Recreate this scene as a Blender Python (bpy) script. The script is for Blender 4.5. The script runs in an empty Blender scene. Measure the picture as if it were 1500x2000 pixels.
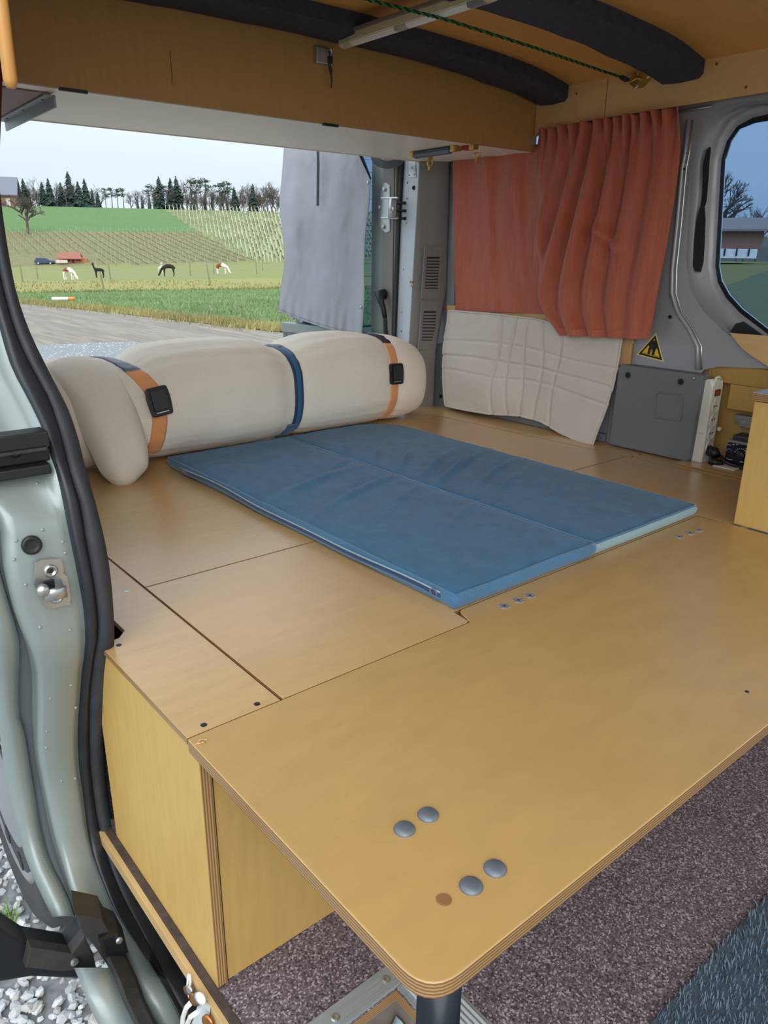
import bpy, bmesh, math, random
from mathutils import Vector, Matrix, noise
R = math.radians
random.seed(7)
sc = bpy.context.scene
col = sc.collection

# ---------------------------------------------------------------- camera
# world axes: x across the van towards its left side wall, y towards the rear doors, z up, z = 0 on the van floor
CAM = Vector((0, 0, .935)); FPX = 1470.5
YAW, PIT, ROL = R(50.175), R(19.177), R(.642)
fw = Vector((math.cos(PIT)*math.cos(YAW), math.cos(PIT)*math.sin(YAW), -math.sin(PIT)))
r0 = fw.cross(Vector((0, 0, 1))).normalized(); u0 = r0.cross(fw)
rt = r0*math.cos(ROL) + u0*math.sin(ROL); up = u0*math.cos(ROL) - r0*math.sin(ROL)
cd = bpy.data.cameras.new('camera'); cam = bpy.data.objects.new('camera', cd); col.objects.link(cam)
cd.sensor_fit = 'VERTICAL'; cd.sensor_height = 32; cd.lens = FPX/2000*32; cd.clip_start = .02; cd.clip_end = 2000
cam.matrix_world = Matrix.Translation(CAM) @ Matrix((rt, up, -fw)).transposed().to_4x4()
sc.camera = cam

# ---------------------------------------------------------------- sky, sun, exposure
sc.view_settings.view_transform = 'Standard'; sc.view_settings.look = 'None'
sc.view_settings.exposure = 0.22; sc.view_settings.gamma = 1.0; sc.view_settings.use_curve_mapping = False
w = bpy.data.worlds.new('overcast'); sc.world = w; w.use_nodes = True
nt = w.node_tree; nt.nodes.clear()
out = nt.nodes.new('ShaderNodeOutputWorld'); bg = nt.nodes.new('ShaderNodeBackground'); nt.links.new(bg.outputs[0], out.inputs[0])
tc = nt.nodes.new('ShaderNodeTexCoord'); sep = nt.nodes.new('ShaderNodeSeparateXYZ'); nt.links.new(tc.outputs['Generated'], sep.inputs[0])
rp = nt.nodes.new('ShaderNodeValToRGB'); nt.links.new(sep.outputs[2], rp.inputs[0])   # overcast sky: brighter towards the zenith
SKY_H = (.62, .72, .80, 1); SKY_Z = (1.45, 1.6, 1.74, 1)
rp.color_ramp.elements[0].position = .0; rp.color_ramp.elements[0].color = SKY_H
rp.color_ramp.elements[1].position = 1.0; rp.color_ramp.elements[1].color = SKY_Z
mp = nt.nodes.new('ShaderNodeMapping'); nt.links.new(tc.outputs['Generated'], mp.inputs[0]); mp.inputs['Scale'].default_value = (2, 2, 9)
ns = nt.nodes.new('ShaderNodeTexNoise'); nt.links.new(mp.outputs[0], ns.inputs[0]); ns.inputs['Scale'].default_value = 1.6; ns.inputs['Detail'].default_value = 4
cl = nt.nodes.new('ShaderNodeMapRange'); nt.links.new(ns.outputs[0], cl.inputs[0]); cl.inputs[1].default_value = .35; cl.inputs[2].default_value = .7; cl.inputs[3].default_value = .97; cl.inputs[4].default_value = 1.06
nt.links.new(rp.outputs[0], bg.inputs[0]); nt.links.new(cl.outputs[0], bg.inputs[1])
sd = bpy.data.lights.new('sun_behind_cloud', 'SUN'); sd.energy = 1.95; sd.angle = R(60); sd.color = (1.0, .985, .96)
so = bpy.data.objects.new('sun_behind_cloud', sd); col.objects.link(so)
so.rotation_euler = Vector((.57, .70, -.50)).to_track_quat('-Z', 'Y').to_euler()

# ---------------------------------------------------------------- materials
def lin(c):
    return tuple((v/12.92 if v <= .04045 else ((v+.055)/1.055)**2.4) for v in [x/255 for x in c]) + (1,)
MATS = {}
class NT:
    def __init__(s, name):
        s.m = bpy.data.materials.new(name); s.m.use_nodes = True; s.t = s.m.node_tree; s.b = s.t.nodes['Principled BSDF']
        s.co = s.t.nodes.new('ShaderNodeTexCoord')
    def n(s, typ, **kw):
        x = s.t.nodes.new('ShaderNode'+typ)
        for k, v in kw.items():
            if k in x.inputs: x.inputs[k].default_value = v
            else: setattr(x, k, v)
        return x
    def l(s, a, b): s.t.links.new(a, b)
    def noise(s, scale, detail=3, stretch=None, coord='Object', rough=.55):
        x = s.n('TexNoise'); x.inputs['Scale'].default_value = scale; x.inputs['Detail'].default_value = detail; x.inputs['Roughness'].default_value = rough
        if stretch:
            m = s.n('Mapping'); m.inputs['Scale'].default_value = stretch; s.l(s.co.outputs[coord], m.inputs[0]); s.l(m.outputs[0], x.inputs[0])
        else: s.l(s.co.outputs[coord], x.inputs[0])
        return x.outputs[0]
    def ramp(s, fac, stops, interp='LINEAR'):
        x = s.n('ValToRGB'); x.color_ramp.interpolation = interp
        e = x.color_ramp.elements
        while len(e) < len(stops): e.new(.5)
        for i, (p, c) in enumerate(stops): e[i].position = p; e[i].color = c
        s.l(fac, x.inputs[0]); return x.outputs[0]
    def mix(s, fac, a, b, mode='MIX'):
        x = s.n('Mix', data_type='RGBA', blend_type=mode)
        for sock, v in ((x.inputs[0], fac), (x.inputs[6], a), (x.inputs[7], b)):
            if isinstance(v, (int, float, tuple)): sock.default_value = v
            else: s.l(v, sock)
        return x.outputs[2]
    def bump(s, h, strength=.2, dist=.002):
        x = s.n('Bump'); x.inputs['Strength'].default_value = strength; x.inputs['Distance'].default_value = dist
        s.l(h, x.inputs['Height']); s.l(x.outputs[0], s.b.inputs['Normal'])
    def base(s, c): s.l(c, s.b.inputs['Base Color'])
def mat(name, rgb, rough=.5, metal=0., var=.12, vscale=6, bump=None, bscale=200, coat=0., stretch=None, spec=.5, trans=0.):
    if name in MATS: return MATS[name]
    q = NT(name); c = lin(rgb)
    lo = tuple(v*(1-var) for v in c[:3])+(1,); hi = tuple(min(1, v*(1+var)) for v in c[:3])+(1,)
    q.base(q.ramp(q.noise(vscale, 4, stretch), [(.3, lo), (.7, hi)]))
    q.b.inputs['Roughness'].default_value = rough; q.b.inputs['Metallic'].default_value = metal
    q.b.inputs['Specular IOR Level'].default_value = spec
    if coat: q.b.inputs['Coat Weight'].default_value = coat; q.b.inputs['Coat Roughness'].default_value = .15
    if bump: q.bump(q.noise(bscale, 2), bump, .001)
    if trans: q.b.inputs['Transmission Weight'].default_value = trans
    MATS[name] = q.m; return q.m
def plywood(name, rgb, grain=(1, 1, 1), rough=.38, thin='z', dark=.9, pink=True, scale=9, coat=0.):
    """varnished birch plywood: stretched grain, soft blotches, layered stripes on the cut edges (thin axis)"""
    q = NT(name); c = lin(rgb)
    g = q.noise(scale, 5, grain, rough=.6); b = q.noise(3.2, 3)
    c1 = q.ramp(g, [(.25, tuple(v*dark for v in c[:3])+(1,)), (.55, c), (.8, tuple(min(1, v*1.08) for v in c[:3])+(1,))])
    tone = tuple(min(1, a*k) for a, k in zip(c[:3], (1.0, .955, .94)))+(1,)
    f = q.n('MapRange'); q.l(b, f.inputs[0]); f.inputs[1].default_value = .42; f.inputs[2].default_value = .68; f.inputs[4].default_value = .75 if pink else .2
    c2 = q.mix(f.outputs[0], c1, tone)
    dk = q.n('MapRange'); q.l(q.noise(6.5, 6, (1, 1.5, 1), rough=.7), dk.inputs[0]); dk.inputs[1].default_value = .5; dk.inputs[2].default_value = .78; dk.inputs[4].default_value = .35
    c2 = q.mix(dk.outputs[0], c2, tuple(v*.74 for v in c[:3])+(1,))
    ge = q.n('NewGeometry'); vt = q.n('VectorTransform', vector_type='NORMAL', convert_from='WORLD', convert_to='OBJECT'); q.l(ge.outputs['True Normal'], vt.inputs[0])
    sx = q.n('SeparateXYZ'); q.l(vt.outputs[0], sx.inputs[0]); ab = q.n('Math', operation='ABSOLUTE'); q.l(sx.outputs['xyz'.index(thin)], ab.inputs[0])
    lt = q.n('Math', operation='LESS_THAN'); q.l(ab.outputs[0], lt.inputs[0]); lt.inputs[1].default_value = .5
    sp = q.n('SeparateXYZ'); q.l(q.co.outputs['Object'], sp.inputs[0])
    ml = q.n('Math', operation='MULTIPLY'); q.l(sp.outputs['xyz'.index(thin)], ml.inputs[0]); ml.inputs[1].default_value = 1/.0036
    fr = q.n('Math', operation='FRACT'); q.l(ml.outputs[0], fr.inputs[0])
    st = q.ramp(fr.outputs[0], [(0, lin((178, 142, 92))), (.48, lin((166, 128, 80))), (.52, lin((120, 86, 54))), (1, lin((130, 96, 60)))])
    q.base(q.mix(lt.outputs[0], c2, st))
    rr = q.n('MapRange'); q.l(b, rr.inputs[0]); rr.inputs[3].default_value = rough-.08; rr.inputs[4].default_value = rough+.12; q.l(rr.outputs[0], q.b.inputs['Roughness'])
    q.b.inputs['Coat Weight'].default_value = coat; q.b.inputs['Coat Roughness'].default_value = .22
    q.bump(g, .05, .001)
    MATS[name] = q.m; return q.m

# ---------------------------------------------------------------- geometry helpers
WL = {}
def link(o, parent):
    col.objects.link(o)
    if parent is not None: o.parent = parent
    return o
def setp(o, label=None, cat=None, group=None, kind=None):
    for k, v in (('label', label), ('category', cat), ('group', group), ('kind', kind)):
        if v: o[k] = v
    return o
def thing(name, loc, label, cat, group=None, kind=None):
    o = bpy.data.objects.new(name, None); o.empty_display_size = .05; link(o, None); o.location = loc; WL[o] = Vector(loc)
    return setp(o, label, cat, group, kind)
def ob(name, verts, faces, m, parent=None, smooth=False, mi=None, label=None, cat=None, group=None, kind=None, origin=None):
    vs = [Vector(v) for v in verts]
    if parent is not None: off = WL[parent]
    elif origin is not None: off = Vector(origin)
    else:
        off = Vector(((min(v.x for v in vs)+max(v.x for v in vs))/2, (min(v.y for v in vs)+max(v.y for v in vs))/2, min(v.z for v in vs)))
    me = bpy.data.meshes.new(name); me.from_pydata([v-off for v in vs], [], faces)
    for x in (m if isinstance(m, (list, tuple)) else [m]): me.materials.append(x)
    if mi: me.polygons.foreach_set('material_index', mi)
    if smooth: me.polygons.foreach_set('use_smooth', [True]*len(faces))
    me.update()
    o = bpy.data.objects.new(name, me); link(o, parent); WL[o] = off
    if parent is None: o.location = off
    return setp(o, label, cat, group, kind)
def bmout(bm):
    bm.verts.ensure_lookup_table(); bm.verts.index_update()
    v = [x.co.copy() for x in bm.verts]; f = [[y.index for y in x.verts] for x in bm.faces]; bm.free(); return v, f
class G:
    """collects shapes; one G becomes one mesh"""
    def __init__(s): s.v = []; s.f = []; s.m = []
    def add(s, v, f, mi=0):
        n = len(s.v); s.v += [Vector(x) for x in v]; s.f += [[i+n for i in x] for x in f]; s.m += [mi]*len(f); return s
    def box(s, x0, x1, y0, y1, z0, z1, bev=.0, mi=0, rot=None, seg=2):
        bm = bmesh.new(); bmesh.ops.create_cube(bm, size=1)
        c = Vector(((x0+x1)/2, (y0+y1)/2, (z0+z1)/2))
        for v in bm.verts: v.co = Vector((v.co.x*(x1-x0), v.co.y*(y1-y0), v.co.z*(z1-z0)))
        if bev: bmesh.ops.bevel(bm, geom=bm.edges[:], offset=bev, segments=seg, affect='EDGES', profile=.6)
        for v in bm.verts: v.co = (rot @ v.co if rot else v.co) + c
        return s.add(*bmout(bm), mi)
    def prism(s, pts, d, bev=0, mi=0, seg=2):
        """closed polygon of 3-D points, extruded by vector d"""
        bm = bmesh.new(); vs = [bm.verts.new(p) for p in pts]; f = bm.faces.new(vs)
        bmesh.ops.recalc_face_normals(bm, faces=[f])
        r = bmesh.ops.extrude_face_region(bm, geom=[f]); bmesh.ops.translate(bm, verts=[x for x in r['geom'] if isinstance(x, bmesh.types.BMVert)], vec=d)
        bmesh.ops.recalc_face_normals(bm, faces=bm.faces[:])
        if bev:
            es = [e for e in bm.edges if len(e.link_faces) == 2 and (len(e.link_faces[0].verts) > 4 or len(e.link_faces[1].verts) > 4 or len(pts) == 4)]
            bmesh.ops.bevel(bm, geom=es, offset=bev, segments=seg, affect='EDGES', profile=.6)
        return s.add(*bmout(bm), mi)
    def tube(s, pts, r, n=8, cap=True, mi=0, closed=False):
        pts = [Vector(p) for p in pts]; rs = r if isinstance(r, (list, tuple)) else [r]*len(pts)
        base = len(s.v); prev = None
        for i, p in enumerate(pts):
            if closed: t = pts[(i+1) % len(pts)]-pts[i-1]
            else: t = pts[min(i+1, len(pts)-1)]-pts[max(i-1, 0)]
            t.normalize()
            a = prev-t*prev.dot(t) if prev else t.cross(Vector((0, 0, 1)) if abs(t.z) < .9 else Vector((1, 0, 0)))
            a.normalize(); prev = a; b = t.cross(a)
            for k in range(n):
                an = 2*math.pi*k/n; s.v.append(p+(a*math.cos(an)+b*math.sin(an))*rs[i])
        m = len(pts); rng = range(m if closed else m-1)
        for i in rng:
            j = (i+1) % m
            for k in range(n):
                s.f.append([base+i*n+k, base+i*n+(k+1) % n, base+j*n+(k+1) % n, base+j*n+k]); s.m.append(mi)
        if cap and not closed:
            s.f.append([base+k for k in range(n)][::-1]); s.f.append([base+(m-1)*n+k for k in range(n)]); s.m += [mi, mi]
        return s
    def lathe(s, prof, c, axis=Vector((0, 0, 1)), n=16, mi=0):
        """profile of (radius, height) turned about an axis through c"""
        axis = Vector(axis).normalized(); a = axis.orthogonal().normalized(); b = axis.cross(a); base = len(s.v); c = Vector(c)
        for (r, h) in prof:
            for k in range(n):
                an = 2*math.pi*k/n; s.v.append(c+axis*h+(a*math.cos(an)+b*math.sin(an))*r)
        for i in range(len(prof)-1):
            for k in range(n):
                s.f.append([base+i*n+k, base+i*n+(k+1) % n, base+(i+1)*n+(k+1) % n, base+(i+1)*n+k]); s.m.append(mi)
        s.f.append([base+k for k in range(n)][::-1]); s.f.append([base+(len(prof)-1)*n+k for k in range(n)]); s.m += [mi, mi]
        return s
    def loft(s, secs, closed=False, mi=0, cap=False, flip=False):
        base = len(s.v); n = len(secs[0])
        for q in secs: s.v += [Vector(p) for p in q]
        for i in range(len(secs)-1):
            for k in range(n if closed else n-1):
                k2 = (k+1) % n; f = [base+i*n+k, base+i*n+k2, base+(i+1)*n+k2, base+(i+1)*n+k]
                s.f.append(f[::-1] if flip else f); s.m.append(mi)
        if cap:
            s.f.append([base+k for k in range(n)]); s.f.append([base+(len(secs)-1)*n+k for k in range(n)][::-1]); s.m += [mi, mi]
        return s
    def ob(s, name, m, parent=None, smooth=False, **kw):
        return ob(name, s.v, s.f, m, parent, smooth, s.m if isinstance(m, (list, tuple)) else None, **kw)
def ray(px, py): return fw*FPX + rt*(px-750) - up*(py-1000)
def at(px, py, x=None, y=None, z=None):
    """the point of a real plane (x=, y= or z= constant) that the photograph shows at a pixel"""
    d = ray(px, py); k = 0 if x is not None else 1 if y is not None else 2
    v = x if k == 0 else y if k == 1 else z
    return CAM + d*((v-CAM[k])/d[k])
def interp(tab, x):
    if x <= tab[0][0]: a, b = tab[0], tab[1]
    elif x >= tab[-1][0]: a, b = tab[-2], tab[-1]
    else:
        for a, b in zip(tab, tab[1:]):
            if a[0] <= x <= b[0]: break
    return a[1]+(b[1]-a[1])*(x-a[0])/(b[0]-a[0])
def smooth_interp(tab, x):
    """Catmull-Rom through (x, value) pairs"""
    if x <= tab[0][0] or x >= tab[-1][0]: return interp(tab, x)
    i = max(k for k in range(len(tab)-1) if tab[k][0] <= x)
    p1, p2 = tab[i], tab[i+1]; p0 = tab[max(i-1, 0)]; p3 = tab[min(i+2, len(tab)-1)]
    h = p2[0]-p1[0]; t = (x-p1[0])/h
    m1 = (p2[1]-p0[1])/max(p2[0]-p0[0], 1e-6)*h; m2 = (p3[1]-p1[1])/max(p3[0]-p1[0], 1e-6)*h
    return (2*t**3-3*t*t+1)*p1[1]+(t**3-2*t*t+t)*m1+(-2*t**3+3*t*t)*p2[1]+(t**3-t*t)*m2
def rounded(pts, r, n=5):
    """2-D polygon with rounded corners; r one radius or one per corner"""
    o = []; m = len(pts)
    for i in range(m):
        p = Vector(pts[i]); a = (Vector(pts[i-1])-p); b = (Vector(pts[(i+1) % m])-p); rr = r[i] if isinstance(r, (list, tuple)) else r
        if rr <= 0: o.append(tuple(p)); continue
        la, lb = a.length, b.length; a.normalize(); b.normalize(); rr = min(rr, la*.49, lb*.49)
        for k in range(n+1):
            t = k/n; q = (p+a*rr)*(1-t)**2+p*2*t*(1-t)+(p+b*rr)*t*t; o.append((q.x, q.y))
    return o
def jit(a): return random.uniform(-a, a)
def fbm(x, y, z=0): return noise.fractal(Vector((x, y, z)), 1.0, 2.0, 3)

# ---------------------------------------------------------------- the materials of this place
PLY = plywood('varnished_plywood', (200, 164, 112), (1.2, 6, 9), .3, coat=.5)
PLYT = plywood('table_plywood', (190, 154, 96), (2, 5, 9), .36, scale=6, coat=.25)
PLYX = plywood('side_plywood', (202, 166, 96), (9, 9, 1.0), .42, thin='x', pink=False)
PLYY = plywood('front_plywood', (182, 146, 84), (9, 9, 1.0), .45, thin='y', pink=False)
PLYS = plywood('shelf_plywood', (176, 132, 76), (10, 10, 1.2), .5, thin='y', pink=False)
PLYC = plywood('ceiling_plywood', (216, 158, 80), (1.5, 8, 8), .5, thin='z', pink=False)
PLYV = plywood('cornice_plywood', (214, 174, 120), (8, 1.5, 8), .45, thin='x', pink=False)
WHITEWOOD = mat('white_laminate', (236, 226, 208), .4, var=.03)
SILVER = mat('silver_paint', (146, 156, 154), .42, .25, .05, 3, coat=.25)
SILVERIN = mat('silver_inner_paint', (166, 168, 174), .4, .3, .06, 3, coat=.3)
GROOVESHADE = mat('groove_shade_grey', (104, 112, 114), .5, .1, .1)  # grey of the shade painted into the jamb groove
TRIMGREY = mat('grey_trim_plastic', (112, 116, 120), .6, var=.05, bump=.25, bscale=900)
PILLARGREY = mat('pillar_trim_plastic', (128, 124, 122), .6, var=.04, bump=.2, bscale=900)
BLACKRUB = mat('black_rubber', (40, 43, 48), .38, var=.15, vscale=20)
BLACKRUB2 = mat('dull_black_rubber', (48, 50, 54), .62, var=.2, vscale=30, bump=.3, bscale=400)
BLACKPL = mat('black_plastic', (26, 28, 31), .42, var=.15, vscale=15)
DIRTBLACK = mat('dusty_black_plastic', (52, 50, 48), .7, var=.35, vscale=14)
STEEL = mat('zinc_steel', (186, 190, 190), .3, .85, .1, 30)
BOLT = mat('galvanised_bolt', (114, 122, 130), .5, .5, .08, 60)
BRASS = mat('brass', (206, 176, 104), .32, .85, .1, 40)
ALU = mat('brushed_aluminium', (150, 156, 156), .45, .25, .12, 20, stretch=(1, 30, 1))
FOAMBAR = mat('charcoal_felt', (56, 56, 66), .95, var=.2, vscale=60, bump=.5, bscale=700)
def woven(name, rgb, rough=.85, scale=500, var=.1, blot=8, sheen=.3, bstr=.25, stretch=None):
    q = NT(name); c = lin(rgb)
    b = q.noise(blot, 4, stretch); f = q.noise(scale, 2)
    c1 = q.ramp(b, [(.3, tuple(v*(1-var) for v in c[:3])+(1,)), (.7, tuple(min(1, v*(1+var)) for v in c[:3])+(1,))])
    q.base(q.mix(.3, c1, q.ramp(f, [(.3, tuple(v*.7 for v in c[:3])+(1,)), (.7, tuple(min(1, v*1.25) for v in c[:3])+(1,))])))
    q.b.inputs['Roughness'].default_value = rough; q.b.inputs['Sheen Weight'].default_value = sheen
    q.bump(f, bstr, .0008); MATS[name] = q.m; return q.m
BLUE = woven('blue_velour', (48, 102, 138), .9, 300, .22, 26, .15, .35)
BLUESIDE = woven('pale_blue_side_fabric', (140, 172, 180), .9, 500, .06)
DENIM = woven('blue_side_fabric', (62, 112, 148), .9, 420, .12)
CREAM = woven('cream_cotton', (246, 236, 220), .9, 700, .04, 6, .1, .12)
ORANGE = woven('terracotta_curtain_cloth', (176, 90, 66), .62, 900, .16, 5, .25, .12, (30, 30, 2))
GREYCLOTH = woven('grey_curtain_cloth', (160, 163, 172), .75, 900, .05, 5, .2, .1)
QUILT = woven('pale_grey_quilt', (206, 198, 190), .9, 700, .05, 7, .2, .2)
STRAPBLUE = woven('blue_webbing', (34, 98, 142), .7, 900, .1)
STRAPNAVY = woven('navy_webbing', (36, 56, 92), .6, 900, .1)
STRAPORANGE = woven('orange_webbing', (240, 164, 108), .75, 900, .08)
STRAPGREY = woven('grey_blue_webbing', (84, 100, 122), .5, 900, .1)
ROPE = mat('green_cord', (22, 118, 46), .7, var=.5, vscale=260)
WHITEPL = mat('white_plastic', (232, 232, 226), .4, var=.02)
LAMPPL = mat('lamp_diffuser_plastic', (206, 192, 160), .35, var=.05)
COPPER = mat('copper', (196, 128, 72), .35, .9, .2, 60)
TYRE = mat('tyre_rubber', (62, 62, 64), .75, var=.2, vscale=25)
def speckle(name, cols, scale, rough=.6, bump=.15):
    q = NT(name); v = q.n('TexVoronoi', feature='F1'); v.inputs['Scale'].default_value = scale; q.l(q.co.outputs['Object'], v.inputs['Vector'])
    sp = q.n('SeparateColor'); q.l(v.outputs['Color'], sp.inputs[0])
    st = [(i/len(cols), lin(c)) for i, c in enumerate(cols)]
    c1 = q.ramp(sp.outputs[0], st, 'CONSTANT'); q.base(c1)
    q.b.inputs['Roughness'].default_value = rough; q.bump(sp.outputs[1], bump, .0006)
    MATS[name] = q.m; return q.m
LINO = speckle('speckled_linoleum', [(106, 94, 100), (80, 68, 74), (126, 114, 120), (94, 80, 86), (58, 50, 55), (114, 102, 108), (86, 74, 80), (164, 152, 158)], 420, .62)
MATBASE = mat('mat_backing', (72, 84, 96), .9)
MATPILE = mat('mat_blades', (104, 122, 138), .55, var=.35, vscale=400)

# ---------------------------------------------------------------- outside: the lie of the land
HN = Vector((math.cos(R(66.5)), math.sin(R(66.5)), 0)); HT = Vector((math.sin(R(66.5)), -math.cos(R(66.5)), 0))
PROF = [(-400, -.55), (0, -.55), (18, -.55), (30, -.72), (55, -1.25), (120, -2.5), (190, -3.2), (196, -2.9), (252, 5.6), (300, 13.6), (330, 14.6), (460, 15)]
def gz(x, y):
    p = Vector((x, y, 0)); u = p.dot(HN); v = p.dot(HT)
    z = smooth_interp(PROF, u)
    k = max(0, min((u-30)/160, (300-u)/110, 1))
    e = max(0, min(1, (x-1.3*y)/16))*max(0, min(1, (x-20)/32))       # low rise towards the barn on the left side
    return z + .034*max(-60, min(60, v))*k + 1.25*e*e*(3-2*e)
def uv(u, v): p = HN*u+HT*v; return Vector((p.x, p.y, gz(p.x, p.y)))
def land(name, polys, m, label, dz=0., kind='structure', step=None):
    """a patch of ground: quads given by four corners, subdivided and laid on the land"""
    g = G()
    for (a, b, c, d), nu, nv in polys:
        a, b, c, d = (Vector(x) for x in (a, b, c, d)); secs = []
        for i in range(nu+1):
            s = i/nu; row = []
            for j in range(nv+1):
                t = j/nv; p = (a*(1-s)+b*s)*(1-t)+(d*(1-s)+c*s)*t
                row.append((p.x, p.y, gz(p.x, p.y)+dz))
            secs.append(row)
        g.loft(secs)
    o = g.ob(name, m, smooth=True); o['label'] = label; o['category'] = 'ground'; o['kind'] = kind; return o
def turf(name, cols, s1=1.2, s2=14, rough=.95):
    q = NT(name); a = q.noise(s1, 5); b = q.noise(s2, 4)
    c1 = q.ramp(a, [(.3, lin(cols[0])), (.5, lin(cols[1])), (.7, lin(cols[2]))])
    q.base(q.mix(.6, c1, q.ramp(b, [(.3, lin(cols[3])), (.7, lin(cols[1]))])))
    q.b.inputs['Roughness'].default_value = rough; q.b.inputs['Specular IOR Level'].default_value = .1; q.bump(b, .6, .05); MATS[name] = q.m; return q.m
GRASS = turf('young_green_crop', [(98, 124, 72), (106, 136, 80), (120, 142, 88), (70, 92, 52)], .5, 5)
VERGE = turf('dry_verge_grass', [(128, 122, 70), (140, 130, 80), (104, 114, 60), (118, 98, 64)], 1.5, 12)
PADD = turf('grazed_paddock', [(146, 146, 92), (158, 154, 100), (168, 160, 112), (116, 118, 68)], .12, 2.0)
PADD2 = turf('flat_meadow', [(130, 138, 88), (138, 142, 96), (144, 144, 102), (122, 130, 82)], .05, .8)
MEADOW = turf('hill_meadow', [(96, 124, 78), (102, 130, 84), (108, 134, 90), (92, 116, 74)], .03, .6)
VINESOIL = turf('vineyard_soil', [(126, 128, 92), (120, 114, 90), (126, 118, 94), (136, 140, 94)], .06, .5)
VINEGREEN = turf('vineyard_grass', [(124, 136, 94), (128, 136, 98), (118, 124, 94), (136, 142, 102)], .06, .5)
FIELD = turf('far_field', [(96, 104, 74), (102, 108, 80), (108, 112, 84), (90, 100, 68)], .08, 1)
def roadmat():
    q = NT('worn_asphalt'); a = q.noise(1.4, 6, (2.2, .22, 1)); b = q.noise(30, 3)
    c1 = q.ramp(a, [(.3, lin((100, 96, 92))), (.45, lin((146, 138, 126))), (.56, lin((116, 110, 102))), (.7, lin((158, 146, 130)))])
    q.base(q.mix(.35, c1, q.ramp(b, [(.3, lin((112, 106, 98))), (.7, lin((152, 144, 132)))])))
    q.b.inputs['Roughness'].default_value = .9; q.bump(b, .4, .01); return q.m
ROAD = roadmat()
GRAVELBED = mat('gravel_bed', (134, 136, 138), .95, var=.3, vscale=40, bump=.8, bscale=60)
STONE = mat('pale_gravel_stone', (206, 208, 208), .8, var=.22, vscale=12)

land('ground_base', [(((-60, -60), (120, -60), (120, 60), (-60, 60)), 60, 60)], VERGE, 'dull earth beneath the yard and fields', -.06)
# gravel yard, road, crop strip, verge, paddock, meadow
land('gravel_yard', [(((-6, -8), (9.0, -8), (4.9, 12.4), (-6, 15.2)), 20, 24)], GRAVELBED, 'pale grey gravel yard the van stands on')
land('road', [(((-14, 17.25), (4.9, 12.4), (7.66, 12.4), (6.2, 24.5)), 14, 14), (((4.9, 12.4), (9.0, -8), (16, -8), (7.66, 12.4)), 14, 14),
              (((-14, 17.25), (6.2, 24.5), (4.6, 33), (-14, 33)), 10, 10)], ROAD, 'worn sandy asphalt track beside the gravel yard')
land('verge', [(((7.66, 12.4), (8.4, 12.4), (6.75, 24.5), (6.2, 24.5)), 4, 10), (((6.2, 24.5), (6.75, 24.5), (5.2, 33), (4.6, 33)), 4, 8)], VERGE, 'dry yellow verge along the track', .01)
land('crop_field', [(((8.35, 12.4), (17, 13), (27, 34), (4.6, 33)), 30, 24)], GRASS, 'bright green young crop strip beyond the track')
land('paddock', [(((-14, 31.5), (70, 32.5), (85, 58.5), (-12, 58.5)), 40, 20)], PADD, 'yellowish grazed paddock with alpacas', -.012)
land('flat_field', [(((-40, 58), (85, 58), (260, 140), (-60, 190)), 30, 40), (((-60, 190), (260, 140), (290, 160), (-60, 215)), 30, 6)], PADD2, 'flat olive meadow below the vineyard hill', -.02)
land('side_field', [(((8.3, 12.4), (16, -8), (120, -8), (120, 34.2)), 50, 50), (((9, -60), (300, -60), (300, -8), (9, -8)), 30, 12), (((120, -8), (300, -8), (300, 150), (120, 34.2)), 20, 20)], FIELD, 'dull green field seen through the side window', -.03)
# hill: meadow and two vineyards, split cell by cell
def hillkind(u, v):
    edge = 5+(300-u)*.175          # right border of the meadow
    if v > edge: return 2
    if u > 250-.02*v+.00*u and v < edge: return 1
    return 0
hk = {0: G(), 1: G(), 2: G()}
for i in range(120):
    for j in range(180):
        u0_, u1_ = 191+i*1.5, 192.5+i*1.5; v0_, v1_ = -110+j*1.5, -108.5+j*1.5
        hk[hillkind(u0_+.75, v0_+.75)].add([uv(u0_, v0_), uv(u0_, v1_), uv(u1_, v1_), uv(u1_, v0_)], [[0, 1, 2, 3]])
for k, (nm, mm, lb) in {0: ('vineyard_slope', VINESOIL, 'brownish vineyard slope with slanting rows'), 1: ('hill_meadow', MEADOW, 'smooth green meadow on top of the hill'), 2: ('vineyard_terrace', VINEGREEN, 'greener vineyard slope with upright pale posts')}.items():
    bm = bmesh.new(); vs = [bm.verts.new(p) for p in hk[k].v]
    for f in hk[k].f: bm.faces.new([vs[i] for i in f])
    bmesh.ops.remove_doubles(bm, verts=bm.verts[:], dist=.01)
    o = ob(nm, *bmout(bm), mm, smooth=True); setp(o, lb, 'hill', kind='structure')

# ---------------------------------------------------------------- van shell
def atp(px, py, p0, n):
    d = ray(px, py); return CAM + d*((Vector(p0)-CAM).dot(n)/d.dot(n))
def holed(name, outer, holes, d, m, parent=None, **kw):
    """flat plate with holes: 3-D loops in one plane, extruded by d"""
    bm = bmesh.new(); es = []
    for lp in [outer]+holes:
        vs = [bm.verts.new(p) for p in lp]
        es += [bm.edges.new((vs[i], vs[(i+1) % len(vs)])) for i in range(len(vs))]
    bmesh.ops.triangle_fill(bm, use_beauty=True, edges=es)
    r = bmesh.ops.extrude_face_region(bm, geom=bm.faces[:])
    bmesh.ops.translate(bm, verts=[x for x in r['geom'] if isinstance(x, bmesh.types.BMVert)], vec=d)
    bmesh.ops.recalc_face_normals(bm, faces=bm.faces[:])
    return ob(name, *bmout(bm), m, parent, **kw)
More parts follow.
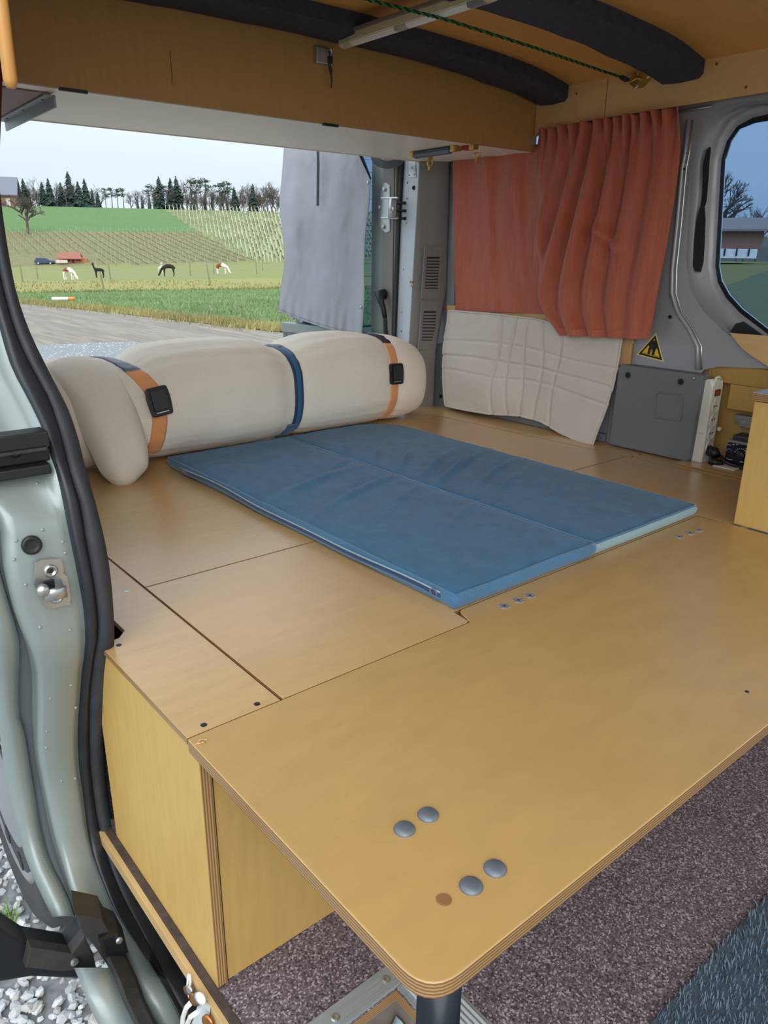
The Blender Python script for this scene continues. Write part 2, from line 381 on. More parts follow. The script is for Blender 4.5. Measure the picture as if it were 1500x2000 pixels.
# floor with the step well cut out at the sliding door
FL = [(.300, .557), (.495, .557), (.495, -.9), (2.02, -.9), (2.02, 2.15), (.300, 2.15)]
o = G().prism([(x, y, -.004) for x, y in FL], (0, 0, .004)).ob('floor', LINO)
setp(o, 'purple grey speckled linoleum floor of the van', 'floor', kind='structure')
o = G().prism([(x, y, -.022) for x, y in [(.290, .557), (.495, .557), (.495, -.9), (2.02, -.9), (2.02, 2.15), (.290, 2.15)]], (0, 0, .018)).ob('subfloor', plywood('subfloor_ply', (222, 180, 120), (1, 6, 6), .6))
setp(o, 'pale plywood subfloor edge showing along the door sill', 'floor', kind='structure')
G().box(.2895, .2975, .40, 1.16, -.022, .001, .001).ob('edge_lath', mat('pale_lath', (196, 164, 112), .6), bpy.data.objects['subfloor'])
o = G().box(.2978, .3085, .40, 1.16, -.004, .003, .001).ob('trim_1', mat('dark_brown_edging', (70, 58, 52), .75, var=.3, vscale=60)); setp(o, 'dark brown edging strip along the sill', 'trim', kind='structure')
o = G().box(.300, .507, .5565, .589, 0, .004, .0015).ob('trim_2', ALU); setp(o, 'grey aluminium strip screwed along the edge of the step', 'trim', kind='structure')
for x in (.405, .49):
    q = G().lathe([(.006, 0), (.006, .0012), (.004, .0022), (.001, .0014)], (x, .572, .004), n=12).ob('screw', STEEL, o)
t2 = G().box(.4955, .556, .10, .556, -.012, .0025).ob('trim_3', ALU); setp(t2, 'ribbed silver aluminium step edging by the table leg', 'trim', kind='structure')
for k in range(7):
    G().box(.503+k*.0072, .5065+k*.0072, .10, .5555, .0025, .0062, .0008).ob('rib', mat('bright_aluminium', (206, 212, 216), .35, .3), t2)
# step well
g = G(); g.box(.20, .515, -.6, .557, -.30, -.28); g.box(.20, .515, .557, .57, -.28, -.022); g.box(.496, .51, -.6, .557, -.28, -.022)
o = g.ob('step_well', mat('step_paint', (122, 112, 104), .6, var=.4, vscale=9)); setp(o, 'painted step well below the floor edge', 'step', kind='structure')
# crumpled clear plastic in the step well
g = G(); secs = []
for i in range(15):
    s = []
    for j in range(15):
        x = .385+j*.0076; y = .39+i*.0116
        s.append((x, y, -.10+.05*fbm(x*16, y*16, 3)+.06*(j/14)**2))
    secs.append(s)
g.loft(secs); q = NT('clear_plastic_film'); q.b.inputs['Base Color'].default_value = lin((190, 208, 214)); q.b.inputs['Roughness'].default_value = .25; q.b.inputs['Alpha'].default_value = .8
o = g.ob('plastic_sheet', q.m, smooth=True); setp(o, 'crumpled milky plastic sheet tucked in the step well', 'plastic sheet')
md = o.modifiers.new('t', 'SOLIDIFY'); md.thickness = .001

# right-hand side: sliding-door pillar, traced on its jamb
SL = [(340, -70), (430, -52), (500, -36), (560, -20), (632, 0), (716, 25), (780, 58), (833, 84), (891, 103), (933, 117), (1033, 137), (1133, 157), (1200, 168), (1262, 170), (1300, 163), (1367, 157), (1433, 153), (1500, 156), (1550, 163), (1650, 177), (1717, 200), (1793, 233), (1867, 283), (1920, 317), (1993, 353), (2090, 405)]
SM = [(340, -45), (430, -24), (500, -8), (560, 6), (618, 21), (669, 39), (722, 64), (771, 92), (833, 115), (888, 129), (946, 144), (967, 153), (1067, 170), (1150, 185), (1233, 192), (1283, 184), (1367, 175), (1467, 175), (1500, 177), (1600, 190), (1683, 213), (1750, 240), (1830, 283), (1900, 320), (1967, 353), (2090, 418)]
SR = [(340, -4), (430, 7), (500, 18), (566, 31), (618, 47), (661, 64), (706, 86), (751, 109), (798, 133), (860, 154), (911, 166), (983, 187), (1067, 207), (1133, 217), (1217, 223), (1260, 223), (1340, 214), (1433, 204), (1483, 205), (1573, 214), (1640, 230), (1700, 253), (1757, 283), (1817, 317), (1883, 353), (1923, 377), (1967, 402), (2090, 470)]
SY = []   # depth of the seal along its length
for r_, px in SL: SY.append((r_, at(px, r_, x=.28).y))
SY = [(a, sum(b for c, b in SY[max(0, i-2):i+3])/len(SY[max(0, i-2):i+3])) for i, (a, _) in enumerate(SY)]
rows = list(range(-130, 2081, 30)); jrows = [r_ for r_ in rows if r_ <= 1800]
pl = thing('wall_right', (.25, 1.05, -.1), 'light silver sliding door pillar with sill at the right side of the van', 'pillar', kind='structure')
gl, gr = G(), G(); s1, s2 = [], []
def bulge(a, b, h, n=6):
    a, b = Vector(a), Vector(b); o = []
    for k in range(n+1):
        t = k/n; o.append(a*(1-t)+b*t+Vector((-.25, -1, 0)).normalized()*h*math.sin(math.pi*t)**.6)
    return o
for r_ in rows:
    y = smooth_interp(SY, r_)
    a, b, c = at(smooth_interp(SL, r_), r_, y=y), at(smooth_interp(SM, r_), r_, y=y), at(smooth_interp(SR, r_), r_, y=y)
    s1.append([a+Vector((0, .03, 0))]+bulge(a, b, .006)+[b+Vector((0, .03, 0))])
    s2.append([b+Vector((0, .03, 0))]+bulge(b, c, .009)+[c+Vector((.004, .05, 0))])
gl.loft(s1); gr.loft(s2)
sealt = thing('door_seal', (.29, 1.0, -.1), 'black double rubber seal running down the sliding door opening', 'door seal')
gl.ob('outer_lip', BLACKRUB, sealt, True); gr.ob('inner_lip', BLACKRUB2, sealt, True)
# jamb: silver steps, groove and outer flange
JO = [(340, -190), (700, -150), (900, -60), (1017, 5), (1100, 10), (1200, 33), (1233, 47), (1283, 66), (1317, 72), (1400, 73), (1467, 74), (1567, 93), (1643, 110), (1717, 133), (1767, 150), (1830, 172), (1900, 200), (2000, 265), (2090, 320)]
JG = [(340, -215), (700, -180), (900, -95), (1017, -30), (1133, 0), (1200, 20), (1250, 33), (1333, 30), (1400, 32), (1433, 43), (1550, 63), (1633, 77), (1700, 100), (1750, 128), (1830, 155), (1900, 185), (2000, 250), (2090, 305)]
JF = [(340, -250), (700, -230), (900, -140), (1017, -80), (1133, -45), (1250, -20), (1333, -8), (1450, 7), (1550, 20), (1667, 50), (1733, 77), (1800, 110), (1833, 128), (1900, 160), (2000, 225), (2090, 280)]
STEP = [(340, .035), (700, .032), (930, .03), (960, .022), (1010, 0), (1040, 0), (1215, 0), (1240, -.006), (1290, -.022), (1320, -.024), (1640, -.012), (1700, 0), (2090, 0)]
secs = []
for r_ in jrows:
    y = smooth_interp(SY, r_)+.006; st = interp(STEP, r_)
    a = smooth_interp(SL, r_)+6; jo, jg, jf = (smooth_interp(t_, r_) for t_ in (JO, JG, JF)); w_ = a-jo
    P = lambda px, dy: at(px, r_, y=y+dy)
    q = [P(a, .012), P(a-2, .004), P(a-w_*.08, .006), P(a-w_*.16, st*.6), P(a-w_*.24, st), P(a-w_*.55, st), P(a-w_*.82, st), P(jo+w_*.06, st*.8+.002), P(jo, .012), P(jo-(jo-jg)*.25, .045), P(jg+(jo-jg)*.15, .05), P(jg, .02), P(jg-(jg-jf)*.3, .008), P(jf+(jg-jf)*.3, .012), P(jf, .03)]
    e = q[-1]; q += [e+Vector((.004, .03, 0)), e+Vector((.03, .08, 0)), e+Vector((.05, .10, 0))]
    secs.append(q)
g = G().loft(secs, flip=True); o = g.ob('jamb', SILVER, pl, True)
md = o.modifiers.new('t', 'SOLIDIFY'); md.thickness = .002; md.offset = -1
# dark grey strip that paints the shade inside the groove
g = G(); secs = []
for r_ in [q_ for q_ in rows if 880 <= q_ <= 1790]:
    y = smooth_interp(SY, r_)+.03; jo, jg = smooth_interp(JO, r_), smooth_interp(JG, r_)
    secs.append([at(jg+2, r_, y=y+.014), at((jo+jg)/2, r_, y=y+.006), at(jo-2, r_, y=y+.014)])
g.loft(secs, flip=True).ob('groove_shade', GROOVESHADE, pl, True)
YJ = lambda r_: smooth_interp(SY, r_)+.006+interp(STEP, r_)
# small weld studs on the jamb
for px, r_ in [(72, 944), (98, 946), (83, 1035), (32, 1056), (122, 1058), (127, 1080), (27, 1093), (50, 1142), (78, 1225), (137, 1230), (139, 1338), (98, 1364), (148, 1382), (91, 1428), (120, 1525), (147, 1520), (90, 1460)]:
    c = at(px, r_, y=YJ(r_)-.002); G().lathe([(.0022, 0), (.0018, .0012), (.0006, .0018)], c, (0, -1, .2), 8).ob('weld_stud', SILVER, pl)
# round black plug
c = at(59, 1062, y=YJ(1062)); G().lathe([(.0125, -.004), (.0125, .001), (.0105, .0035), (.008, .002), (.004, .0018)], c+Vector((0, -.007, 0)), (-.1, -1, .1), 24).ob('plug', BLACKPL, pl, True)
# striker plate
st = thing('door_striker', at(100, 1180, y=YJ(1140)), 'zinc striker plate with folded latch bracket on the silver pillar', 'striker')
yp = YJ(1140)-.007
pts = [at(px, r_, y=yp) for px, r_ in [(80, 1092), (118, 1090), (123, 1110), (122, 1118), (130, 1125), (133, 1140), (137, 1165), (135, 1180), (95, 1188), (83, 1180), (65, 1140), (68, 1098)]]
G().prism(pts, (0, -.003, 0)).ob('plate', STEEL, st)
for px, r_ in ((99, 1115), (110, 1166)):
    c = at(px, r_, y=yp-.003); h = G().lathe([(.009, 0), (.009, .0015), (.0072, .003), (.0055, .003), (.0050, .001), (.001, .001)], c, (0, -1, 0), 20).ob('bolt', STEEL, st, True)
    G().lathe([(.0036, .0012), (.003, .0016)], c, (0, -1, 0), 6).ob('drive_recess', BLACKPL, h)
a, b = at(80, 1160, y=yp-.012), at(128, 1148, y=yp-.012)
n = Vector((0, -1, 0)); secs = []
for t, d in ((0, .002), (.08, .010), (.5, .013), (.92, .012), (1, -.008)):
    p = a*(1-t)+b*t; secs.append([p+n*d+Vector((0, 0, .0085)), p+n*(d+.002)+Vector((0, 0, .007)), p+n*(d+.002)-Vector((0, 0, .007)), p+n*d-Vector((0, 0, .0085))])
o = G().loft(secs).ob('catch', STEEL, st, True); md = o.modifiers.new('t', 'SOLIDIFY'); md.thickness = .002
c = at(84, 1153, y=yp-.02); G().lathe([(.008, -.004), (.008, .004), (.0065, .006)], c, (-.2, -1, .1), 18).ob('pin', STEEL, st, True)
G().box(*sum(([v-d_, v+d_] for v, d_ in zip(at(95, 1141, y=yp-.004), (.007, .003, .006))), []), .001).ob('catch_slot', BLACKPL, st)
# black door guide rail stub on the pillar
ra = thing('guide_rail', at(40, 880, y=YJ(880)), 'black sliding door guide rail stub on the silver pillar', 'rail')
yr = YJ(880)-.030
def bar(r0_, r1_, px1, dy0, dy1, m, nm, bev=.002):
    a, b = at(px1, r0_, y=yr), at(px1, r1_, y=yr); g = G().box(a.x-.16, a.x, yr+dy0, yr+dy1, b.z, a.z, bev); return g.ob(nm, m, ra)
bar(836, 866, 84, -.022, .012, BLACKPL, 'upper_channel'); bar(866, 872, 80, -.026, .012, BLACKRUB2, 'upper_lip', .001)
bar(872, 897, 91, -.008, .012, BLACKPL, 'rail_back'); bar(898, 917, 87, -.026, .012, BLACKPL, 'lower_channel')
for px, r_, rr in ((18, 868, .005), (28, 882, .008)):
    G().lathe([(rr, 0), (rr, .004), (rr*.5, .005)], at(px, r_, y=yr-.008), (0, -1, 0), 14).ob('screw', BLACKRUB, ra, True)
# lower sill: silver strip, black slide rail, outer skin
SLb = lambda r_: smooth_interp(SL, r_)
secs, s2_, s3_ = [], [], []
for r_ in range(1770, 2110, 20):
    y = smooth_interp(SY, r_)+.004; l = SLb(r_)+5; w_ = 30+26*min(1, max(0, (r_-1800)/150))
    Q = lambda px, dy, r_=r_, y=y: at(px, r_, y=y+dy)
    secs.append([Q(l, .01), Q(l-4, .0), Q(l-w_*.5, .004), Q(l-w_, .012), Q(l-w_-4, .05)])
    if r_ >= 1850: s2_.append([Q(l-w_+2, .03), Q(l-w_, .002), Q(l-w_-6, -.008), Q(l-w_-34, -.008), Q(l-w_-42, .0), Q(l-w_-46, .035)])
    if r_ >= 1890: s3_.append([Q(l-w_-40, .012), Q(l-w_-52, .010), Q(l-w_-100, .014), Q(l-w_-112, .03), Q(l-w_-114, .09)])
G().loft(secs, flip=True).ob('sill_strip', SILVER, pl, True)
G().loft(s3_, flip=True).ob('sill_skin', SILVER, pl, True)
sl = thing('sill_rail', at(260, 1950, y=.85), 'dusty black lower slide rail with bracket and arm below the door sill', 'rail')
G().loft(s2_, flip=True).ob('rail', DIRTBLACK, sl, False)
yb = .925
G().prism([at(px, r_, y=yb) for px, r_ in [(147, 1786), (200, 1796), (212, 1818), (232, 1826), (250, 1858), (240, 1875), (212, 1890), (185, 1850), (160, 1822)]], (.01, .05, 0), .002).ob('bracket', DIRTBLACK, sl)
cp0 = G().prism([at(px, r_, y=yb-.012) for px, r_ in [(196, 1836), (232, 1826), (252, 1860), (225, 1880), (205, 1870)]], (0, .03, 0), .003).ob('cap', BLACKPL, sl)
c = at(232, 1836, y=yb-.014); G().lathe([(.005, 0), (.005, .003), (.002, .004)], c, (0, -1, .3), 14).ob('bolt', STEEL, cp0)
G().prism([at(px, r_, y=.97) for px, r_ in [(-140, 1795), (0, 1812), (60, 1850), (140, 1862), (165, 1830), (182, 1862), (190, 1895), (165, 1912), (60, 1908), (0, 1918), (-140, 1925)]], (.0, .05, .0), .004).ob('arm', BLACKPL, sl)
ap = G().prism([at(px, r_, y=.955) for px, r_ in [(60, 1850), (140, 1862), (165, 1830), (182, 1862), (188, 1890), (120, 1898), (50, 1890)]], (.0, .02, .0), .002).ob('arm_plate', DIRTBLACK, sl)
c = at(145, 1878, y=.953); G().lathe([(.006, 0), (.006, .002), (.002, .003)], c, (0, -1, .2), 16).ob('bolt', STEEL, ap)
# dusty rubber cover from the seal to the floor edge
secs = []
for r_ in range(1600, 2100, 25):
    y = smooth_interp(SY, r_); c = at(smooth_interp(SR, r_)-8, r_, y=y-.004); e = at(smooth_interp(SR, r_)+26, r_, y=y-.004)
    secs.append([c+Vector((0, .01, 0)), c, c.lerp(e, .5)+Vector((0, -.002, .002)), e, e+Vector((.03, .05, -.02))])
G().loft(secs).ob('sill_cover', DIRTBLACK, pl, True)

# rear wheel seen past the pillar
wc = Vector((.338, 1.62, -.55+.325)); ax = Vector((-1, 0, 0))
ty = G().lathe([(.20, -.10), (.29, -.10), (.318, -.085), (.325, -.05), (.325, .05), (.318, .085), (.29, .102), (.235, .105), (.215, .098)], wc, ax, 56).ob('tyre', TYRE, pl, True)
G().lathe([(.215, .085), (.215, .098), (.20, .102), (.17, .09), (.10, .105), (.03, .108)], wc, ax, 48).ob('wheel_cover', mat('wheel_cover_grey', (150, 154, 156), .4, .3, .06), ty, True)
for k in range(10):
    an = 2*math.pi*k/10; p = wc+ax*.096+Vector((0, math.cos(an), math.sin(an)))*.172
    G().lathe([(.022, 0), (.022, .004), (.015, .005)], p, ax, 10).ob('vent_hole', BLACKPL, ty)
# wheel arch liner and rear quarter panel
g = G(); secs = []
for k in range(19):
    an = math.pi*k/18; secs.append([(x, wc.y-math.cos(an)*.39, wc.z+math.sin(an)*.39) for x in (.225, .24, .52)])
g.loft(secs).ob('wheel_arch', BLACKPL, pl, True)
qp = [(1.22, 1.46), (1.22, .10)]+[(wc.y-math.cos(a)*.385, wc.z+math.sin(a)*.385) for a in [R(40+k*10) for k in range(0, 15)]]+[(2.16, -.20), (2.16, 1.46)]
G().prism([(.228, a, b) for a, b in qp], (.014, 0, 0)).ob('quarter_panel', SILVER, pl)

# ---------------------------------------------------------------- left side wall with its window
XW = 1.985
def yz(px, py, x): p = at(px, py, x=x); return (p.y, p.z)
def window_loop(px_pts, x, y_end, r=.09):
    """contour traced at its rear end, mirrored at the front end beyond the frame"""
    a = [yz(px, py, x) for px, py in px_pts]; o = [(x, y, z) for y, z in a]
    zt, zb = a[0][1], a[-1][1]
    n = 6
    return o+[(x, a[-1][0]*(1-k/n)+(y_end+r)*k/n, zb-.01*k/n) for k in range(1, n)] + [(x, y_end+r*(1-math.sin(t)), zb-.01+r*(1-math.cos(t))) for t in [math.pi/2*k/5 for k in range(6)]] \
        + [(x, y_end+r*(1-math.cos(t)), zt-r*(1-math.sin(t))) for t in [math.pi/2*k/5 for k in range(6)]] + [(x, (y_end+r)*(1-k/n)+a[0][0]*k/n, zt) for k in range(1, n)]
GL = [(1500, 236), (1475, 240), (1445, 252), (1428, 276), (1417, 310), (1413, 380), (1409, 450), (1405, 520), (1410, 548), (1425, 575), (1450, 603), (1500, 642)]
RB = [(1500, 223), (1470, 230), (1440, 246), (1420, 275), (1409, 310), (1405, 380), (1401, 450), (1397, 520), (1402, 552), (1418, 582), (1446, 612), (1500, 653)]
BV = [(1500, 206), (1462, 212), (1425, 232), (1402, 270), (1391, 315), (1387, 385), (1383, 455), (1381, 520), (1387, 560), (1407, 596), (1440, 630), (1500, 674)]
VL = [(1500, 203), (1455, 207), (1412, 225), (1386, 266), (1374, 315), (1369, 385), (1364, 455), (1361, 520), (1366, 566), (1388, 606), (1425, 643), (1500, 688)]
RG = [(1500, 196), (1445, 199), (1395, 215), (1368, 260), (1354, 310), (1348, 385), (1343, 455), (1340, 510), (1346, 560), (1372, 606), (1412, 646), (1500, 702)]
loops = [window_loop(GL, 2.045, .42, .08), window_loop(RB, 2.03, .40, .09), window_loop(BV, 2.0, .37, .1), window_loop(VL, 2.03, .35, .1), window_loop(RG, 1.972, .33, .12)]
wl = thing('wall_left', (XW, 1.2, .3), 'silver painted inner side wall of the van with pressed ridges around the window', 'wall', kind='structure')
G().loft([loops[1], loops[2], loops[3], loops[4]], closed=True).ob('window_surround', SILVERIN, wl, True)
outer = [(1.972, 1.30, 1.42), (1.972, 1.30, .36), (1.972, 1.045, .36), (1.972, 1.040, .615), (1.972, 1.022, .640), (1.972, .985, .652), (1.972, .86, .662), (1.972, .2, .665), (1.972, .2, 1.42)]
holed('side_panel', outer, [loops[4]], (.004, 0, 0), SILVERIN, wl)
# rear part of the wall with an opening for the rear side window
o2 = [(1.986, 2.14, 1.42), (1.986, 2.14, -.0), (1.986, 1.29, 0), (1.986, 1.29, 1.42)]
h2 = [(1.986, y, z) for y, z in rounded([(1.95, 1.27), (1.95, .80), (1.36, .80), (1.36, 1.27)], .07)]
holed('rear_side_panel', o2, [h2], (.004, 0, 0), SILVERIN, wl)
G().box(2.07, 2.08, .1, 2.14, -.45, .75).ob('outer_skin', SILVER, wl)
# rib trim along the pillar
rib = [(1345, 235), (1338, 300), (1332, 331), (1323, 433), (1313, 527), (1312, 573), (1324, 611), (1346, 643), (1362, 676), (1362, 722)]
G().tube([at(px, py, x=1.971) for px, py in rib], .006, 8).ob('rib', SILVERIN, wl, True)
G().tube([at(px+8, py, x=1.972) for px, py in rib], .003, 6).ob('rib', STEEL, wl, True)
# long dark slot in the valley beside the window
sp = [(1386, 287), (1380, 292), (1373, 320), (1371, 380), (1368, 402), (1360, 432), (1355, 480), (1353, 520), (1358, 530), (1367, 531), (1373, 510), (1376, 470), (1377, 428), (1374, 404), (1379, 392), (1384, 340)]
G().prism([at(px, py, x=2.006) for px, py in sp], (.006, 0, 0)).ob('slot', BLACKPL, wl)
G().prism([at(px, py, x=1.996) for px, py in [(1425, 650), (1437, 632), (1452, 628), (1490, 655), (1470, 654)]], (.006, 0, 0)).ob('slot', BLACKPL, wl)
for px, py, r_ in [(1309, 619, .005), (1340, 268, .003), (1339, 300, .004), (1336, 330, .003), (1300, 470, .002)]:
    G().lathe([(r_, 0), (r_, .002)], at(px, py, x=1.970), (-1, 0, 0), 12).ob('hole', BLACKPL, wl)
# window glass
q = NT('blue_tinted_glass'); q.t.nodes.remove(q.b)
tr = q.n('BsdfTransparent', Color=(.50, .62, .76, 1)); gs = q.n('BsdfGlossy', Roughness=.02, Color=(.9, .9, .9, 1)); fr = q.n('Fresnel', IOR=1.35); mx = q.n('MixShader')
q.l(fr.outputs[0], mx.inputs[0]); q.l(tr.outputs[0], mx.inputs[1]); q.l(gs.outputs[0], mx.inputs[2]); q.l(mx.outputs[0], q.t.nodes['Material Output'].inputs[0])
TINT = q.m
w1 = thing('window_1', (2.05, .8, .8), 'blue tinted side window with black rubber edge', 'window', kind='structure')
G().prism(window_loop(GL, 2.046, .42, .08), (.004, 0, 0)).ob('pane', TINT, w1)
G().loft([loops[0], [(p[0]-.008, p[1], p[2]) for p in loops[0]], loops[1]], closed=True).ob('rubber_frame', BLACKPL, w1, True)
w2 = thing('window_2', (1.99, 1.65, .8), 'rear side window behind the terracotta curtains', 'window', kind='structure')
G().prism([(1.992, y, z) for y, z in rounded([(1.97, 1.29), (1.97, .78), (1.34, .78), (1.34, 1.29)], .07)], (.004, 0, 0)).ob('pane', TINT, w2)

def FP(px, py, lift=0.):
    t_ = (px-interp(WLt, py))/(interp(WRt, py)-interp(WLt, py)); return at(px, py, y=YP+.085*(1-t_)-lift)
# rear left corner post with its plastic cover and air vents
wr = thing('wall_rear', (1.85, 2.1, .385), 'rear corner post with grey cover beside the open rear door', 'pillar', kind='structure')
YP = 2.085
WRt = [(300, 819), (490, 808), (677, 797), (800, 789)]; WLt = [(300, 791), (437, 783), (677, 774), (800, 768)]; TRt = [(300, 879), (560, 872), (680, 852), (800, 846)]
secs = []; s2 = []
for r_ in range(296, 806, 24):
    a, b, c = at(interp(WLt, r_), r_, y=YP), at(interp(WRt, r_), r_, y=YP), at(interp(TRt, r_), r_, y=YP)
    a = at(interp(WLt, r_), r_, y=YP+.085); a2 = at(interp(WLt, r_)-2, r_, y=YP+.10)
    secs.append([a2+Vector((.02, .03, 0)), a2, a, a.lerp(b, .5)+Vector((-.002, -.002, 0)), b, b+Vector((.002, -.004, 0))])
    b2 = b+Vector((0, -.004, 0)); c2 = at(interp(TRt, r_), r_, y=2.03)
    s2.append([b2, b2+Vector((.006, -.008, 0)), b2+Vector((.016, -.013, 0)), b2*.5+c2*.5+Vector((0, -.010, 0)), c2+Vector((-.012, -.004, 0)), c2, c2+Vector((.03, .03, 0))])
G().loft(secs, flip=True).ob('door_flange', mat('daylit_silver_paint', (190, 198, 206), .45, .1, .04), wr); G().loft(s2, flip=True).ob('corner_cover', PILLARGREY, wr, True)  # flange silver is paler: daylight from the rear opening put into its colour
# narrow silver strip between the cover and the curtain
G().prism([at(882, 300, x=1.984), at(892, 300, x=1.984), at(888, 672, x=1.984), at(872, 672, x=1.984)], (-.006, 0, 0), .001).ob('edge_strip', SILVERIN, wr)
for px, py, r_ in [(797, 357, .004), (796, 388, .0035), (789, 526, .003), (785, 610, .003), (785, 647, .004), (783, 684, .003), (794, 436, .003)]:
    G().lathe([(r_, 0), (r_, .0015)], FP(px, py, .0008), (-.75, -.65, 0), 10).ob('hole', BLACKPL, wr)
for k, (px, py) in enumerate([(789, 397), (789, 412), (789, 427)]):
    p = FP(px, py, .002); G().tube([p+Vector((-.03, .02, 0)), p+Vector((-.012, -.006, 0)), p+Vector((0, -.008, 0))], [.004, .004, .006], 8).ob('rubber_stop', BLACKPL, wr, True)
p = FP(808, 367, .001); G().lathe([(.007, 0), (.007, .006), (.004, .008)], p, (-.3, -1, 0), 12).ob('rubber_stop', BLACKPL, wr, True)
# black seal of the rear door along the flange
secs = []
for r_ in range(296, 806, 24):
    P = lambda dx, dy: at(interp(WLt, r_)+dx, r_, y=YP+.095+dy)
    secs.append([P(2, .01), P(0, -.006), P(-5, -.010), P(-9, -.004), P(-10, .02)])
sq = thing('rear_door_seal', at(770, 800, y=YP), 'black rubber seal on the rear door post', 'door seal'); G().loft(secs, flip=True).ob('lip', BLACKRUB, sq, True)
def vent(r0_, r1_, pl_, pr_, nsl, label):
    a, b, c, d_ = at(pl_[0], r0_, y=2.052), at(pr_[0], r0_, y=2.035), at(pr_[1], r1_, y=2.035), at(pl_[1], r1_, y=2.052)
    t = thing('air_vent', (a+c)/2, label, 'vent', 'air vents on the rear corner post')
    n = (b-a).cross(d_-a).normalized(); n = n if n.y < 0 else -n
    G().prism([a, b, c, d_], n*.006, .002).ob('frame', PILLARGREY, t)
    L = lambda u_, v_, k_: (a*(1-u_)+b*u_)*(1-v_)+(d_*(1-u_)+c*u_)*v_+n*k_
    G().prism([L(.16, .2, .0062), L(.86, .2, .0062), L(.86, .8, .0062), L(.16, .8, .0062)], n*.0006).ob('opening', BLACKPL, t)
    for k in range(nsl):
        v_ = .215+.57*(k+.5)/nsl; h = .57/nsl*.22
        G().prism([L(.16, v_-h, .007), L(.86, v_-h, .007), L(.86, v_+h, .007), L(.16, v_+h, .007)], n*.002+Vector((0, 0, -.002))).ob('slat', PILLARGREY, t)
vent(481, 584, (828, 821), (863, 857), 10, 'upper slatted air vent on the grey rear corner post')
vent(588, 684, (822, 815), (856, 851), 9, 'lower slatted air vent on the grey rear corner post')
# little brass hook on the flange
hk_ = thing('cup_hook', FP(800, 551), 'small brass cup hook screwed into the rear door post', 'hook'); p = FP(802, 551, .001)
G().lathe([(.005, 0), (.005, .002), (.0025, .004), (.002, .012)], p, (-.3, -1, 0), 10).ob('base', BRASS, hk_)
G().tube([p+Vector((-.004-.009*math.sin(a), -.016, -.007+.009*math.cos(a))) for a in [k*.45 for k in range(-1, 9)]], .0016, 6).ob('hook', BRASS, hk_)

# ceiling of plywood boards between the roof ribs, and the body above it
ce = thing('ceiling', (1.1, .5, 1.40), 'honey coloured plywood ceiling boards of the van', 'ceiling', kind='structure')
def cz(x): return 1.432-.055*abs((x-1.12)/.86)**3.2
def ceil_board(y0, y1):
    s = []
    for k in range(25):
        x = .30+k*(1.975-.30)/24; s.append([(x, y0, cz(x)), (x, y1, cz(x)), (x, y1, cz(x)+.008), (x, y0, cz(x)+.008)])
    return G().loft(s, closed=True, cap=True).ob('ceiling_board', PLYC, ce)
for a, b in [(-.9, -.302), (-.3, .298), (.3, 1.168), (1.172, 1.578), (1.582, 2.14)]: ceil_board(a, b)
G().box(.22, 2.04, -.9, 2.2, 1.47, 1.49).ob('roof_skin', SILVER, ce)
G().box(.2, .31, 1.15, 2.2, 1.22, 1.47).ob('roof_rail', SILVER, ce)

# ---------------------------------------------------------------- bed platform, chest, table
PT = .385; TH = .018
def board(name, pts, z1, th, m, parent=None, bev=.0012, **kw):
    return G().prism([(x, y, z1-th) for x, y in pts], (0, 0, th), bev).ob(name, m, parent, **kw)
ch = thing('bed_chest', (.37, .88, 0), 'plywood bed chest with a yellowish side beside the sliding door', 'chest')
G().box(.309, .324, .706, 1.062, .001, PT-.0095, .0008).ob('side_panel', PLYX, ch)
G().box(.3265, 1.50, .709, .724, .001, PT-TH, .0008).ob('front_panel', PLYY, ch)
G().box(.3265, 1.50, 2.05, 2.065, .001, PT-TH, .0008).ob('rear_panel', PLYY, ch)
tb = board('top_board', [(.306, .7275), (.4362, .7275), (.4362, 2.08), (.352, 2.08), (.352, 1.035), (.337, 1.018), (.318, 1.014), (.306, 1.012)], PT, .009, PLY, ch)
for px, py in [(248, 1155), (232, 1260), (502, 1375), (398, 1416)]:
    c = at(px, py, z=PT); G().lathe([(.0042, -.001), (.0042, .0004), (.0022, .0007)], c, n=12).ob('screw', STEEL if px == 248 else BLACKPL, tb)
seam = lambda y: 1.814+(2.06-y)*.058
b1 = board('bed_board', [(.4398, .7275), (.779, .7275), (.785, .731), (.789, .768), (1.549, .768), (1.551, .694), (seam(.694)-.0016, .694), (seam(1.162)-.0016, 1.162), (.4398, 1.162)], PT, TH, PLY)
setp(b1, 'varnished plywood bed board next to the table under the blue cushions', 'board')
b2 = board('bed_board', [(.4398, 1.1645), (seam(1.1645)-.0016, 1.1645), (seam(2.08)-.0016, 2.08), (.4398, 2.08)], PT, TH, PLY); setp(b2, 'varnished plywood bed board carrying the cream bedding roll', 'board')
b3 = board('bed_board', [(seam(.694)+.0016, .694), (1.99, .694), (1.99, 1.03), (1.975, 1.034), (1.975, 2.085), (seam(2.085)+.0016, 2.085)], PT, TH, PLY); setp(b3, 'narrow plywood bed board strip along the curtained wall', 'board')
board('ledge', [(1.90, .694), (2.065, .694), (2.065, 1.028), (1.90, 1.028)], PT+.006, .0058, PLY, b3)
for px, py in [(1236, 892), (1250, 888)]:
    G().lathe([(.003, -.001), (.003, .0004)], at(px, py, z=PT), n=10).ob('screw', BLACKPL, b3)
G().box(.46, 1.86, .76, 2.04, .30, PT-TH-.001).ob('bed_frame', PLYY, ch)
